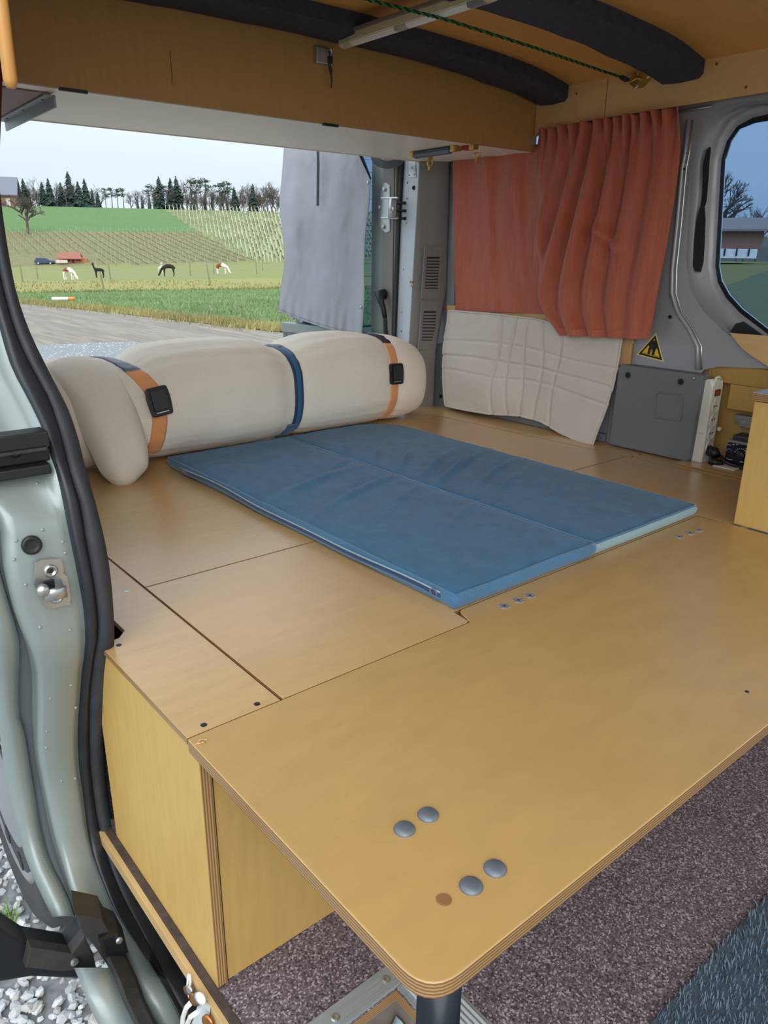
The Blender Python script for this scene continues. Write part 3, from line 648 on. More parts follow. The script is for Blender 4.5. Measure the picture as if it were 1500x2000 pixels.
# folding table
TT = PT+.0012
ta = thing('folding_table', (.92, .5, 0), 'large plywood table leaf with rounded corner and steel bolts on a black leg', 'table')
outl = rounded([(.305, .304), (1.549, .304), (1.549, .688), (1.541, .7655), (.797, .7655), (.783, .7255), (.305, .7255)], [.036, .004, .003, .012, .012, .006, .004], 7)
top = G().prism([(x, y, TT-TH) for x, y in outl], (0, 0, TH), .0022, seg=3).ob('table_top', PLYT, ta)
for px, py in [(790, 1620), (836, 1592), (920, 1731), (967, 1697)]:
    c = at(px, py, z=TT); G().lathe([(.0112, -.001), (.0112, .0006), (.0098, .0026), (.0068, .0042), (.003, .005), (.0005, .0052)], c, n=28).ob('bolt', BOLT, ta, True)
c = at(867, 1757, z=TT); G().lathe([(.0072, .0001), (.0072, .0004), (.0066, .0004), (.0064, .0002)], c, n=24).ob('peg_hole', mat('hole_wood', (150, 104, 60), .7), ta)
G().lathe([(.0062, .0002), (.0058, .0005)], c, n=24).ob('hole_shadow', mat('hole_shade', (140, 96, 58), .8), ta)  # flat disc whose darker brown paints the shade inside the hole
def gear(c, r0_, r1_, n=6):
    pts = []
    for k in range(n*4):
        an = 2*math.pi*k/(n*4); r_ = r1_ if k % 4 < 2 else r0_; pts.append(c+Vector((math.cos(an)*r_, math.sin(an)*r_, 0)))
    return pts
for a, b in [((985, 1184.5), (1035, 1164)), ((1327, 1049), (1365, 1036))]:
    for k, t in enumerate((0, .55, 1)):
        c = at(a[0]*(1-t)+b[0]*t, a[1]*(1-t)+b[1]*t, z=TT); s_ = G().prism(gear(c, .0075, .0098), (0, 0, .0012)); 
        o = s_.ob('star_nut', mat('bright_nut', (168, 174, 180), .4, .5), ta); G().lathe([(.0022, .0012), (.0022, .0016)], c, n=10).ob('thread_hole', BLACKPL, o)
G().lathe([(.003, 0), (.003, .0003)], at(1459, 1351, z=TT), n=10).ob('screw_hole', BLACKPL, ta)
# chipped corner by the chest
g = G()
for k, (px, py) in enumerate([(390, 1447), (396, 1450), (399, 1446), (388, 1452)]):
    c = at(px, py, z=TT+.0005); g.prism([c+Vector((.004*math.cos(a+k), .003*math.sin(a+k), 0)) for a in (0, 2.0, 3.9)], (0, 0, .0012))
g.ob('chipped_veneer', mat('raw_wood', (206, 160, 116), .9, var=.3, vscale=200), ta)
lc = at(857, 1950, z=.28)
lg = G().lathe([(.0205, 0), (.0205, .36)], (lc.x, lc.y, .004), n=32).ob('leg', mat('black_gloss_leg', (30, 36, 46), .28, .2, .1), ta, True)
G().lathe([(.034, 0), (.034, .008), (.024, .012)], (lc.x, lc.y, TT-TH-.013), n=32).ob('leg_plate', BLACKPL, ta, True)
G().lathe([(.026, 0), (.026, .012), (.021, .016)], (lc.x, lc.y, -.27), n=24).ob('foot', BLACKPL, ta, True)
G().lathe([(.0205, 0), (.0205, .27)], (lc.x, lc.y, -.265), n=32).ob('leg_extension', MATS['black_gloss_leg'], ta, True)

# ---------------------------------------------------------------- cushions
def cushion(name, x0, x1, y0, y1, th, label, rad, seed, side_m, wr):
    t = thing(name, ((x0+x1)/2, (y0+y1)/2, PT), label, 'cushion', 'blue seat cushions on the bed board')
    nx, ny = 46, 110; z0 = TT+.0005; secs = []
    def shape(u, v):
        x = x0+(x1-x0)*u; y = y0+(y1-y0)*v
        if rad:                                  # rounded far corner next to the wall
            cx, cy = x1-rad, y1-rad
            if x > cx and y > cy:
                dx, dy = x-cx, y-cy; m_ = max(dx, dy); l_ = math.hypot(dx, dy)
                if l_ > 1e-6: x, y = cx+dx*m_/l_, cy+dy*m_/l_
        return x, y
    for i in range(ny+1):
        row = []
        for j in range(nx+1):
            u, v = j/nx, i/ny; x, y = shape(u, v)
            e = min(u*(x1-x0), (1-u)*(x1-x0), v*(y1-y0), (1-v)*(y1-y0))
            z = z0+th*(.82+.18*(1-math.exp(-e/.012)))
            for (cx, cy, ln, wd, ang, amp) in wr:
                dx, dy = x-cx, y-cy; a = dx*math.cos(ang)+dy*math.sin(ang); b = -dx*math.sin(ang)+dy*math.cos(ang)+.06*a*a/ln
                z += amp*math.exp(-(a/ln)**2-(b/wd)**2)
            z += .0011*fbm(x*9, y*9, seed)
            row.append((x+.002*fbm(x*4, y*5, seed+9), y+.002*fbm(x*5, y*4, seed+5), z))
        secs.append(row)
    G().loft(secs).ob('top_fabric', BLUE, t, True)
    rim = [secs[0][j] for j in range(nx+1)]+[secs[i][nx] for i in range(1, ny+1)]+[secs[ny][j] for j in range(nx-1, -1, -1)]+[secs[i][0] for i in range(ny-1, 0, -1)]
    c = Vector(((x0+x1)/2, (y0+y1)/2, 0))
    def ring(z, k): 
        o = []
        for p in rim:
            p = Vector(p); d = Vector((p.x-c.x, p.y-c.y, 0)); dn = Vector((0 if abs(d.x) < (x1-x0)/2-.01 else math.copysign(1, d.x), 0 if abs(d.y) < (y1-y0)/2-.01 else math.copysign(1, d.y), 0))
            o.append((p.x+dn.x*k, p.y+dn.y*k, p.z if z is None else z))
        return o
    G().loft([ring(None, 0), ring(z0+th*.62, .0035), ring(z0+th*.3, .003), ring(z0, -.002)], closed=True, flip=True).ob('side_fabric', side_m, t, True)
    G().loft([ring(z0, -.002), [(c.x, c.y, z0)]*len(rim)], closed=True, flip=True).ob('base_fabric', DENIM, t)
    G().tube([(p[0], p[1], p[2]+.0008) for p in rim[::2]], .0024, 6, closed=True).ob('piping', DENIM, t, True)
    return t
wr1 = [(1.02, 1.30, .16, .010, .35, .009), (.98, 1.42, .14, .012, .30, .009), (1.06, 1.20, .10, .008, .5, .006), (1.10, 1.05, .10, .010, .4, .003), (.9, 1.0, .08, .012, 1.0, .003), (1.1, 1.5, .08, .008, .5, .006), (.88, .83, .05, .012, .8, .006)]
wr2 = [(1.32, 1.30, .16, .009, .45, .014), (1.30, 1.36, .14, .009, .55, .012), (1.27, 1.44, .10, .008, .7, .011), (1.24, 1.52, .08, .007, .8, .009), (1.38, 1.22, .14, .009, .4, .011), (1.30, 1.12, .12, .008, .5, .009), (1.36, 1.02, .12, .009, .5, .007), (1.26, 1.20, .06, .006, .8, .007), (1.22, 1.62, .06, .008, 1.0, .007), (1.45, .95, .08, .01, .4, .003)]
cu1 = cushion('seat_cushion', .792, 1.162, .7685, 1.84, .030, 'blue velour cushion with a zip along its side, nearer the chest', 0, 1, DENIM, wr1)
cu2 = cushion('seat_cushion', 1.168, 1.540, .7705, 1.855, .027, 'wrinkled blue velour cushion with pale front edge, nearer the curtained wall', .13, 2, BLUESIDE, wr2)
z0 = TT+.012
zp = [(.7875+.0025*math.sin(y*17), y, z0+.003*math.sin(y*9)+.001) for y in [.80+k*.0475 for k in range(21)]]
zo = G().tube(zp, .0042, 6).ob('zip', STRAPNAVY, cu1, True)
G().tube([(p[0]-.003, p[1], p[2]-.004) for p in zp], .0018, 6).ob('zip_edge', DENIM, cu1, True)
G().tube([(p[0]-.0016, p[1], p[2]+.006) for p in zp], .0016, 6).ob('zip_edge', BLUESIDE, cu1, True)
G().tube([(.7845, .812+.008*math.cos(a), z0+.006+.006*math.sin(a)) for a in [k*.6 for k in range(10)]], .0014, 6, closed=True).ob('zip_puller', STRAPGREY, cu1)

# ---------------------------------------------------------------- bedding roll with straps
RT = [(.44, 1.97, .530, .02, .03), (.455, 1.97, .535, .085, .085), (.49, 1.98, .530, .115, .120), (.56, 1.985, .528, .135, .136), (.64, 1.985, .528, .138, .138), (.70, 1.985, .527, .136, .134), (.745, 1.98, .527, .137, .130), (.80, 1.985, .537, .156, .146), (.88, 1.985, .542, .163, .151), (1.0, 1.985, .543, .166, .153), (1.12, 1.985, .538, .158, .147), (1.18, 1.985, .528, .142, .134), (1.215, 1.985, .526, .138, .131), (1.26, 1.988, .530, .148, .141), (1.34, 1.99, .537, .157, .149), (1.46, 1.99, .539, .158, .150), (1.54, 1.99, .535, .150, .144), (1.59, 1.99, .530, .138, .137), (1.64, 1.99, .529, .142, .139), (1.70, 1.99, .523, .132, .130), (1.75, 1.99, .515, .106, .112), (1.785, 1.99, .510, .06, .07), (1.798, 1.99, .508, .015, .02)]
SX = [.745, 1.20, 1.585]
def rollp(x, a, off=0.):
    yc, zc, ry, rz = (smooth_interp([(q[0], q[k]) for q in RT], x) for k in (1, 2, 3, 4))
    ex = 2/2.5; ca, sa = math.cos(a), math.sin(a)
    cy = math.copysign(abs(ca)**ex, ca); cz_ = math.copysign(abs(sa)**ex, sa)
    k = 1.0
    fl = math.exp(-((x-.645)/.042)**2)*max(0, math.cos(a-R(219)))**4      # loose corner of the cover hanging forward
    k += .0*fl
    tp = max(0, math.sin(a-R(20)))**2*max(0, math.sin(a+R(0)))
    k += .010*tp*math.sin(a*16+3*fbm(x*1.5, 0, 0))*min(1, min(abs(x-s) for s in SX)/.08)
    for s in SX: k += .014*math.exp(-abs(x-s)/.035)*math.sin(a*19+s*40+2*math.sin(a*3))*(1 if abs(x-s) > .02 else .2)
    k += .016*fbm(x*5, math.cos(a)*1.6, math.sin(a)*1.6)+.006*fbm(x*2, math.cos(a)*9, math.sin(a)*9)
    y, z = yc+(ry*k+off)*cy, zc+(rz*k+off)*cz_
    zmin = .4225 if x > .775 and y < 1.86 else .3872
    return Vector((x, y, max(z, zmin+.0006)))
secs = []; xs = [RT[0][0]+(RT[-1][0]-RT[0][0])*k/150 for k in range(151)]
for x in xs: secs.append([rollp(x, 2*math.pi*k/132) for k in range(132)])
ro = thing('bedding_roll', (1.12, 1.98, PT), 'cream bedding roll tied with three straps across the rear of the bed', 'bedding')
G().loft(secs, closed=True, cap=True).ob('cover', CREAM, ro, True)
# loose end of the cover hanging forward on the left
FO_ = [(105, 712), (150, 698), (212, 706), (238, 735), (262, 782), (281, 832), (292, 880), (294, 908), (285, 928), (266, 946), (243, 957), (222, 946), (203, 925), (186, 890), (166, 850), (143, 806), (120, 765), (102, 735)]
fo_y = lambda py: 1.915-.16*max(0, (py-700)/257)
ol = [at(px, py, y=fo_y(py)) for px, py in FO_]; n_ = len(ol); oc = at(212, 820, y=fo_y(820)); rings = []
oo = []
for k in range(n_*4):
    i = k//4; t = (k % 4)/4; p0_, p1_, p2_, p3_ = (ol[(i+d_) % n_] for d_ in (-1, 0, 1, 2))
    oo.append(.5*((2*p1_)+(p2_-p0_)*t+(2*p0_-5*p1_+4*p2_-p3_)*t*t+(3*p1_-p0_-3*p2_+p3_)*t**3))
for q_ in (1.0, .99, .96, .9, .8, .66, .5, .34, .18, .06, .0):
    rings.append([oc.lerp(p, q_)+Vector((0, .03-.085*(1-q_**3.2)**.55+.004*(1-q_)*q_*fbm(p.x*20, p.z*20, q_*2)-.003*math.sin(j*.9)*q_**4*(1 if 20 < j < 48 else .2), 0)) for j, p in enumerate(oo)])
G().loft(rings, closed=True).ob('cover_end', CREAM, ro, True)
def strap(name, xa, a0, a1, width, m, parent, off=.0025, n=40):
    s = []
    for k in range(n+1):
        a = R(a0+(a1-a0)*k/n); xc = xa(math.degrees(a)); lo, hi = [], []
        q = [rollp(xc+width*(t-.5), a, off+(.0012 if 0 < t < 1 else 0)) for t in (0, .15, .5, .85, 1)]
        q2 = [rollp(xc+width*(t-.5), a, off-.004) for t in (1, 0)]
        s.append(q+q2)
    return G().loft(s, closed=True, cap=True).ob(name, m, parent, True)
def buckle(xa, deg, width, length, parent):
    a = R(deg); xc = xa(deg); p = rollp(xc, a, .004); t = (rollp(xa(deg+8), R(deg+8), .004)-rollp(xa(deg-8), R(deg-8), .004)).normalized()
    n = Vector((0, math.cos(a), math.sin(a))); n = (n-t*n.dot(t)).normalized(); sx = t.cross(n).normalized()
    M = Matrix((sx, t, n)).transposed()
    pts = rounded([(-.5*width, -.5*length), (.5*width, -.5*length), (.56*width, -.1*length), (.5*width, .5*length), (-.5*width, .5*length), (-.56*width, -.1*length)], .008, 4)
    b = G().prism([p+M @ Vector((x, y, 0)) for x, y in pts], n*.011, .002).ob('buckle', BLACKPL, parent)
    G().prism([p+M @ Vector((x, y, .0112)) for x, y in rounded([(-.36*width, -.40*length), (.36*width, -.40*length), (.36*width, .30*length), (-.36*width, .30*length)], .005, 3)], n*.004, .0015).ob('buckle_tongue', BLACKRUB, b)
    G().prism([p+M @ Vector((x, y, .0115)) for x, y in [(-.3*width, .36*length), (.3*width, .36*length), (.3*width, .39*length), (-.3*width, .39*length)]], n*.001).ob('buckle_slot', STEEL, b)
X1 = lambda d: .70+.075*max(0, min(1, (d-80)/90)) - .02*max(0, (d-185)/60)
X2 = lambda d: 1.214-.006*max(0, (d-150)/60)
X3 = lambda d: 1.60-.02*max(0, min(1, (d-90)/80))
strap('strap', X1, 60, 127, .040, STRAPGREY, ro); strap('strap_tail', X1, 126, 232, .037, STRAPORANGE, ro)
buckle(X1, 171, .056, .074, ro)
s2_ = strap('strap', X2, 60, 250, .030, STRAPNAVY, ro); strap('strap_stripe', lambda d: X2(d)+.001, 100, 215, .013, STRAPBLUE, ro, .0042)
strap('strap_tail', lambda d: X2(d)-.012, 212, 252, .038, STRAPBLUE, ro, .005)
strap('strap', X3, 60, 124, .034, mat('black_webbing', (40, 40, 46), .7), ro); strap('strap_tail', X3, 123, 240, .034, STRAPORANGE, ro)
buckle(X3, 172, .050, .066, ro)

# ---------------------------------------------------------------- overhead shelf and roof fittings
sh = thing('overhead_shelf', (1.1, 1.88, 1.22), 'brown plywood overhead shelf above the rear doors with a cream underside', 'shelf')
ZS = 1.221; YF = 1.648
G().box(.30, 1.958, YF, YF+.012, ZS, 1.43, .0008).ob('front_panel', PLYS, sh)
G().box(.30, 1.958, YF+.012, 2.085, ZS, ZS+.010).ob('bottom_panel', WHITEWOOD, sh)
G().box(.30, 1.958, 2.085, 2.092, ZS-.002, ZS+.03).ob('rear_edging', WHITEWOOD, sh)
for a, b in [((98, 180), (152, 187)), ((610, 245.5), (646, 248))]:
    p, q = at(*a, z=ZS), at(*b, z=ZS); G().box(p.x, q.x, YF-.001, YF+.006, ZS-.004, ZS+.002).ob('clip', BLACKPL, sh)
# crack line in the shelf front
a = at(332, 100, y=YF); G().box(a.x-.0006, a.x+.0006, YF-.0006, YF, a.z-.06, a.z).ob('crack', mat('dark_crack', (90, 54, 26), .8), sh)
# aluminium bracket below the left end of the shelf
p, q = at(108, 186, z=ZS-.004), at(12, 236, z=ZS-.004)
br = thing('angle_bracket', q, 'grey aluminium angle under the shelf end above the open rear', 'bracket')
d = (q-p).normalized(); n = Vector((d.y, -d.x, 0))
for k_, (w_, h_) in enumerate([(.022, .003), (.004, .022)]):
    sec = lambda c: [c, c-n*w_, c-n*w_+Vector((0, 0, -h_)), c+Vector((0, 0, -h_))]
    G().loft([sec(p), sec(q)], closed=True, cap=True).ob('flange', ALU, br)
for t in (.12, .5, .85):
    c = p*(1-t)+q*t-n*.012+Vector((0, 0, -.003)); G().lathe([(.003, 0), (.003, .001)], c, (0, 0, -1), 8).ob('screw', BLACKPL, br)
# brownish filler panel left of the bracket
G().prism([at(-60, 160, z=ZS-.001), at(98, 182, z=ZS-.001), at(8, 232, z=ZS-.001), at(-60, 225, z=ZS-.001)], (0, 0, -.002)).ob('shelf_lining', mat('taupe_lining', (150, 128, 120), .7), sh)
# latch on the shelf front
la = thing('shelf_latch', at(630, 110, y=YF), 'grey zinc latch with a black pull cord on the shelf front', 'latch')
a, b = at(612, 90, y=YF), at(645, 130, y=YF)
G().box(a.x, b.x, YF-.012, YF, b.z, a.z, .003).ob('case', STEEL, la)
G().box(a.x+.010, a.x+.013, YF-.014, YF-.011, b.z+.002, a.z-.002, .001).ob('ridge', STEEL, la)
G().box(b.x-.016, b.x-.004, YF-.015, YF-.011, b.z+.003, b.z+.018, .001).ob('tongue', BLACKPL, la)
c = at(645, 98, y=YF-.012); G().tube([c+Vector((.005*math.cos(t), 0, -.006+.009*math.sin(t))) for t in [k*.7 for k in range(9)]], .0015, 6, closed=True).ob('ring', STEEL, la)
cp = [at(px, py, y=YF-.014) for px, py in [(643, 100), (644, 118), (644, 130), (646, 136), (647, 148), (648, 158), (647, 172)]]
G().tube(cp, [.0018, .0018, .0035, .004, .0022, .0022, .0014], 7).ob('pull_cord', BLACKRUB2, la, True)

# padded roof ribs
def rib_bar(y0, y1, label):
    secs = []
    for k in range(41):
        x = .30+k*(1.944-.30)/40; z = cz(x)
        e = max(0, (x-1.62)/.32); dz = .040+.004*math.exp(-((x-1.70)/.05)**2)
        w0 = .0 if x < 1.6 else -.012*math.sin(min(1, e)*math.pi)*.6
        y0_, y1_ = y0+w0+.003*fbm(x*6, y0), y1+.004*fbm(x*5, y1)
        zb = z-dz+.002*fbm(x*9, y0*7)
        secs.append([(x, y0_, z), (x, y0_, zb+.010), (x, y0_+.010, zb), (x, (y0+y1)/2, zb-.003), (x, y1_-.010, zb), (x, y1_, zb+.010), (x, y1_, z)])
    t = thing('roof_rib_pad', (1.1, (y0+y1)/2, 1.34), label, 'roof pad', 'padded roof ribs'); G().loft(secs, closed=True, cap=True).ob('felt_cover', FOAMBAR, t, False)
    for k in range(3):
        p = Vector((1.45+.18*k, y0+.02, cz(1.45+.18*k)-.041)); G().tube([p, p+Vector((.03, .006, -.001)), p+Vector((.05, .018, 0))], [.001, .0022, .001], 5).ob('crease', FOAMBAR, t)
    return t
rib_bar(1.534, 1.644, 'long charcoal felt roof rib pad in front of the overhead shelf')
rib_bar(1.123, 1.244, 'charcoal felt roof rib pad nearer the camera above the rope eye')
# cornice boards along the side wall
co = thing('trim_4', (1.95, 1.0, 1.27), 'pale plywood cornice above the terracotta curtains', 'trim', kind='structure')
XC = 1.945
G().prism([(XC, 1.646, 1.262), (XC, 1.63, 1.272), (XC, 1.60, 1.279), (XC, 1.55, 1.282), (XC, 1.403, 1.2855), (XC, 1.403, 1.41), (XC, 1.646, 1.41)], (.010, 0, 0)).ob('cornice_board', PLYV, co)
G().prism([(XC, 1.401, 1.2855), (XC, .957, 1.292), (XC, .1, 1.30), (XC, .1, 1.41), (XC, 1.401, 1.41)], (.010, 0, 0)).ob('cornice_board', PLYV, co)
for px, py in [(1126, 183), (1400, 125), (1487, 83), (1457, 170)]:
    c = at(px, py, x=XC); G().lathe([(.0035, 0), (.0035, .0008), (.002, .001)], c, (-1, 0, 0), 10).ob('screw', STEEL if px == 1487 else mat('rusty_screw', (120, 84, 50), .6), co)
# tube lamp
lp = thing('strip_lamp', (1.21, 1.37, 1.38), 'slim beige strip lamp fixed across the padded roof ribs', 'lamp')
pa, pb = at(672, 92, z=1.378), at(965, -2, z=1.378)
dl = (pb-pa).normalized(); nl = Vector((-dl.y, dl.x, 0))  # nl points to -x
def lsec(c, pr): return [c+nl*a+Vector((0, 0, b)) for a, b in pr]
pr1 = [(-.016, .018), (-.016, .002), (-.012, -.003), (.002, -.004), (.012, .001), (.020, .010), (.022, .018)]
G().loft([lsec(pa, pr1), lsec(pb, pr1)], closed=True, cap=True).ob('diffuser', LAMPPL, lp)
pr2 = [(-.0165, .004), (-.013, -.0042), (-.002, -.0052), (-.002, -.003), (-.012, -.002)]
G().loft([lsec(pa+dl*.01, pr2), lsec(pb-dl*.05, pr2)], closed=True, cap=True).ob('reflector_strip', WHITEPL, lp)
pr3 = [(-.024, .024), (-.024, .018), (.030, .018), (.030, .024)]
G().loft([lsec(pa-dl*.012, pr3), lsec(pb+dl*.03, pr3)], closed=True, cap=True).ob('base_plate', mat('lamp_base', (120, 108, 96), .5), lp)
for t0, t1, m in ((.03, .09, LAMPPL), (.42, .50, STEEL), (.88, .97, PILLARGREY)):
    pr4 = [(-.0168, .003), (-.0135, -.0046), (-.004, -.0056), (-.004, -.004)]
    G().loft([lsec(pa+(pb-pa)*t0, pr4), lsec(pa+(pb-pa)*t1, pr4)], closed=True, cap=True).ob('end_cap' if m is not STEEL else 'switch', m, lp)
# green rope and its eye plate
rp_ = [Vector((.62, 1.235, 1.379)), at(720, 0, z=1.372), at(870, 38, z=1.371), at(1040, 92, z=1.3705), at(1130, 123, z=1.370), at(1216, 152, z=1.369)]
pts = []
for a, b in zip(rp_, rp_[1:]):
    for k in range(14): pts.append(a.lerp(b, k/14))
pts.append(rp_[-1])
ropeo = thing('green_rope', rp_[-1], 'thin green and black cord stretched under the ceiling', 'rope')
for ph, m in ((0, ROPE), (math.pi, mat('black_cord_strand', (14, 40, 26), .8))):
    q = []; n_ = len(pts)*4
    for k in range(n_):
        f_ = k/(n_-1)*(len(pts)-1); i = min(int(f_), len(pts)-2); c = pts[i].lerp(pts[i+1], f_-i)
        an = k*.9+ph; q.append(c+Vector((0, math.cos(an), math.sin(an)))*.0016)
    G().tube(q, .0021, 6).ob('strand', m, ropeo, True)
G().tube([at(1214, 151, z=1.369), at(1226, 157, z=1.366)], [.006, .006], 10).ob('heat_shrink_end', BLACKRUB2, ropeo)
ep = thing('eye_plate', at(1252, 155, x=XC), 'brass eye plate with ring holding the green cord', 'eye plate')
c = at(1252, 155, x=XC)
pts2 = rounded([(-.034, 0), (-.012, .022), (.012, .022), (.034, .004), (.034, -.006), (.012, -.022), (-.012, -.022)], .008, 3)
pl_ = G().prism([c+Vector((0, a, b)) for a, b in pts2], (-.0022, 0, 0), .0006).ob('plate', BRASS, ep)
for a, b in [(.012, .014), (-.022, .004), (.010, -.014)]:
    G().lathe([(.0055, 0), (.0055, .001), (.003, .0022)], c+Vector((-.0022, a, b)), (-1, 0, 0), 12).ob('rivet', STEEL, pl_)
cc = c+Vector((-.010, .022, .004))
G().tube([cc+Vector((.006*math.sin(t)-.004, .017*math.cos(t), .010*math.sin(t))) for t in [k*.55 for k in range(12)]], .0022, 7, closed=True).ob('ring', BRASS, ep, True)
G().tube([c+Vector((-.002, -.006, 0)), c+Vector((-.010, .002, .001)), c+Vector((-.010, .012, .002)), c+Vector((-.002, .018, .002))], .003, 7).ob('loop', BRASS, ep, True)
# gas strut and brass clips below the shelf
gs = thing('gas_strut', at(845, 300, z=ZS-.012), 'short dark grey strut with brass ends under the shelf corner', 'strut')
a, b = at(812, 303, z=1.210), at(880, 293, z=1.210)
G().tube([a, b], .0105, 8).ob('cylinder', mat('slate_tube', (84, 90, 98), .4, .3), gs)
for p, q in ((a, b), (b, a)):
    e = (p-q).normalized()*.014; G().tube([p, p+e], .007, 6).ob('end_fitting', BRASS, gs)
    G().box(p.x+e.x-.008, p.x+e.x+.008, p.y+e.y-.008, p.y+e.y+.008, 1.204, ZS, .002).ob('end_fitting', BRASS, gs)
for k, (px, py, lb) in enumerate([(840, 318, 'brass keyhole clip hanging below the shelf over the grey post'), (932, 303, 'brass keyhole clip hanging below the shelf over the curtain')]):
    y = 1.93 if k == 0 else 1.78
    c = at(px, py, y=y); cl_ = thing('brass_clip', c, lb, 'clip', 'brass clips under the shelf')
    G().tube([c+Vector((.009*math.sin(t), -.002*math.sin(t), .010*math.cos(t))) for t in [j*.52 for j in range(12)]], .0034, 7, closed=True).ob('loop', BRASS, cl_, True)
    G().box(c.x-.0045, c.x+.0045, y-.002, y+.002, c.z-.022, c.z-.009, .001).ob('tab', BRASS, cl_)
    G().box(c.x-.010, c.x+.010, y-.002, y+.002, c.z+.008, ZS, .001).ob('stem', BRASS, cl_)
# brass hinge pieces beside the strut
for k, (px, py) in enumerate([(893, 291), (912, 289), (925, 288)]):
    c = at(px, py, z=ZS-.006); G().box(c.x-.012, c.x+.010, c.y-.010, c.y+.010, ZS-.012, ZS, .002).ob('hinge_leaf', BRASS if k != 1 else mat('red_paint', (150, 50, 44), .5), sh)
# post bracket on the door flange
pbk = thing('post_plate', FP(804, 330), 'galvanised plate screwed to the top of the rear post', 'plate')
G().prism([FP(px, py, .002) for px, py in [(798, 314), (811, 312), (812, 346), (797, 347)]], (-.002, -.003, 0), .0008).ob('plate', STEEL, pbk)
for px, py in ((804, 328), (799, 342), (809, 341)):
    G().lathe([(.003, 0), (.003, .0014), (.001, .002)], FP(px, py, .006), (-.7, -.7, 0), 10).ob('screw', STEEL, pbk)

# curtain rail of the left wall
o = G().tube([at(880, 306, x=1.965), at(960, 297, x=1.965), at(1055, 288, x=1.965), (1.965, 1.55, 1.272), (1.965, 1.10, 1.282)], .004, 8).ob('curtain_rail', STEEL); setp(o, 'thin steel curtain rail behind the cornice', 'rail')
# ---------------------------------------------------------------- terracotta curtains
def curtain(name, left, right, fold, label, nx=90, ny=50, m=ORANGE, hem=True):
    """left/right: (t, px, py) down the two edges on the wall plane; fold(u, t) -> distance out from the wall"""
    secs = []
    for i in range(ny+1):
        t = i/ny; L = at(smooth_interp([(a, b) for a, b, c in left], t), smooth_interp([(a, c) for a, b, c in left], t), x=1.962)
        Rr = at(smooth_interp([(a, b) for a, b, c in right], t), smooth_interp([(a, c) for a, b, c in right], t), x=1.962)
        row = []
        for j in range(nx+1):
            u = j/nx; p = L.lerp(Rr, u); dx, dz = fold(u, t); row.append((p.x-dx, p.y, p.z+dz))
        secs.append(row)
    th_ = thing(name, (secs[-1][nx//2][0], secs[-1][nx//2][1], secs[-1][nx//2][2]), label, 'curtain', 'terracotta curtains')
    o = G().loft(secs).ob('cloth', m, th_, True); md = o.modifiers.new('t', 'SOLIDIFY'); md.thickness = .0015
    if hem:
        q = [[(p[0]-.0022, p[1], p[2]+.020), (p[0]-.0034, p[1], p[2]+.010), (p[0]-.0024, p[1], p[2]-.001)] for p in secs[-1]]
        G().loft(q).ob('hem', m, th_, True)
    return th_, secs
def f1(u, t):
    d = .006+.009*(1+math.sin(u*21+.8*math.sin(t*3)))*(.35+.65*(1-t))*.6+.006*fbm(u*4, t*3, 4)
    d += .010*math.exp(-((u-.42-.05*t)/.05)**2)*(1-.4*t)
    d += .008*math.exp(-((u-.72-.12*t)/.05)**2)*math.sin(math.pi*t)
    return d, -.016*math.exp(-((u-.79)/.04)**2)*(1-t)**6
curtain('curtain', [(0, 890, 309), (.5, 892, 455), (1, 893, 606)], [(0, 1072, 280), (.5, 1062, 450), (1, 1072, 612)], f1, 'flat terracotta curtain above the left half of the quilted panel')
FO = [(.0, .005), (.06, .010), (.12, .022), (.20, .012), (.26, .020), (.33, .008), (.40, .036), (.45, .012), (.52, .040), (.575, .010), (.64, .034), (.70, .008), (.76, .028), (.84, .010), (.90, .024), (.95, .014), (1.0, .004)]
def f2(u, t):
    uu = u+.38*t*(1-u)+.02*math.sin(t*2.2+u*5)*t
    d = smooth_interp(FO, max(0, min(1, uu)))*(.8+.35*math.sin(math.pi*min(1, t*1.1)))
    g_ = math.exp(-t/.10); d = d*(1-g_)+g_*(.008+.015*(1+math.sin(u*88+2.5*math.sin(u*9)+t*6*math.sin(u*20))))
    d += .016*math.exp(-((t-.55*u-.20)/.035)**2)*math.exp(-((u-.62)/.10)**2) + .010*math.exp(-((u-.10)/.03)**2)*math.sin(math.pi*t)
    d = .004+d*1.25*min(1, (u+.02)/.10)
    return d+.003+.026*t*t+.004*fbm(u*6, t*2, 8), .004*math.sin(u*40)*math.exp(-t/.03)
curtain('curtain', [(0, 1060, 256), (.12, 1053, 305), (.4, 1050, 420), (.72, 1054, 540), (.86, 1068, 598), (1, 1108, 652)], [(0, 1343, 212), (.25, 1334, 320), (.55, 1313, 465), (.8, 1296, 575), (1, 1283, 660)], f2, 'deeply folded terracotta curtain beside the silver window pillar', 260, 80)
# curtain of the opposite window, a sliver of it at the picture's edge
secs = []
for k in range(13):
    y = 1.35+k*.02; secs.append([(at(6-(r_-190)*.012, r_, y=1.35).x-.006*(1-math.cos(k*1.3+r_*.004))-.004*k*(k > 0), y, at(6, r_, y=1.35).z) for r_ in range(120, 700, 40)])
setp(G().loft(secs).ob('side_curtain', mat('maroon_curtain_cloth', (130, 44, 44), .8), smooth=True), 'dark red curtain edge beside the sliding door pillar', 'curtain')
# wooden stick hanging at the top left
a, b = at(-6, -60, y=1.0), at(22, 172, y=1.0)
setp(G().tube([a, a.lerp(b, .5), a.lerp(b, .93), b], [.0075, .0075, .0075, .005], 14).ob('wooden_stick', mat('beech_stick', (206, 150, 82), .5, var=.15, vscale=8, stretch=(10, 10, 1)), smooth=True), 'round wooden stick hanging at the upper left corner', 'stick')

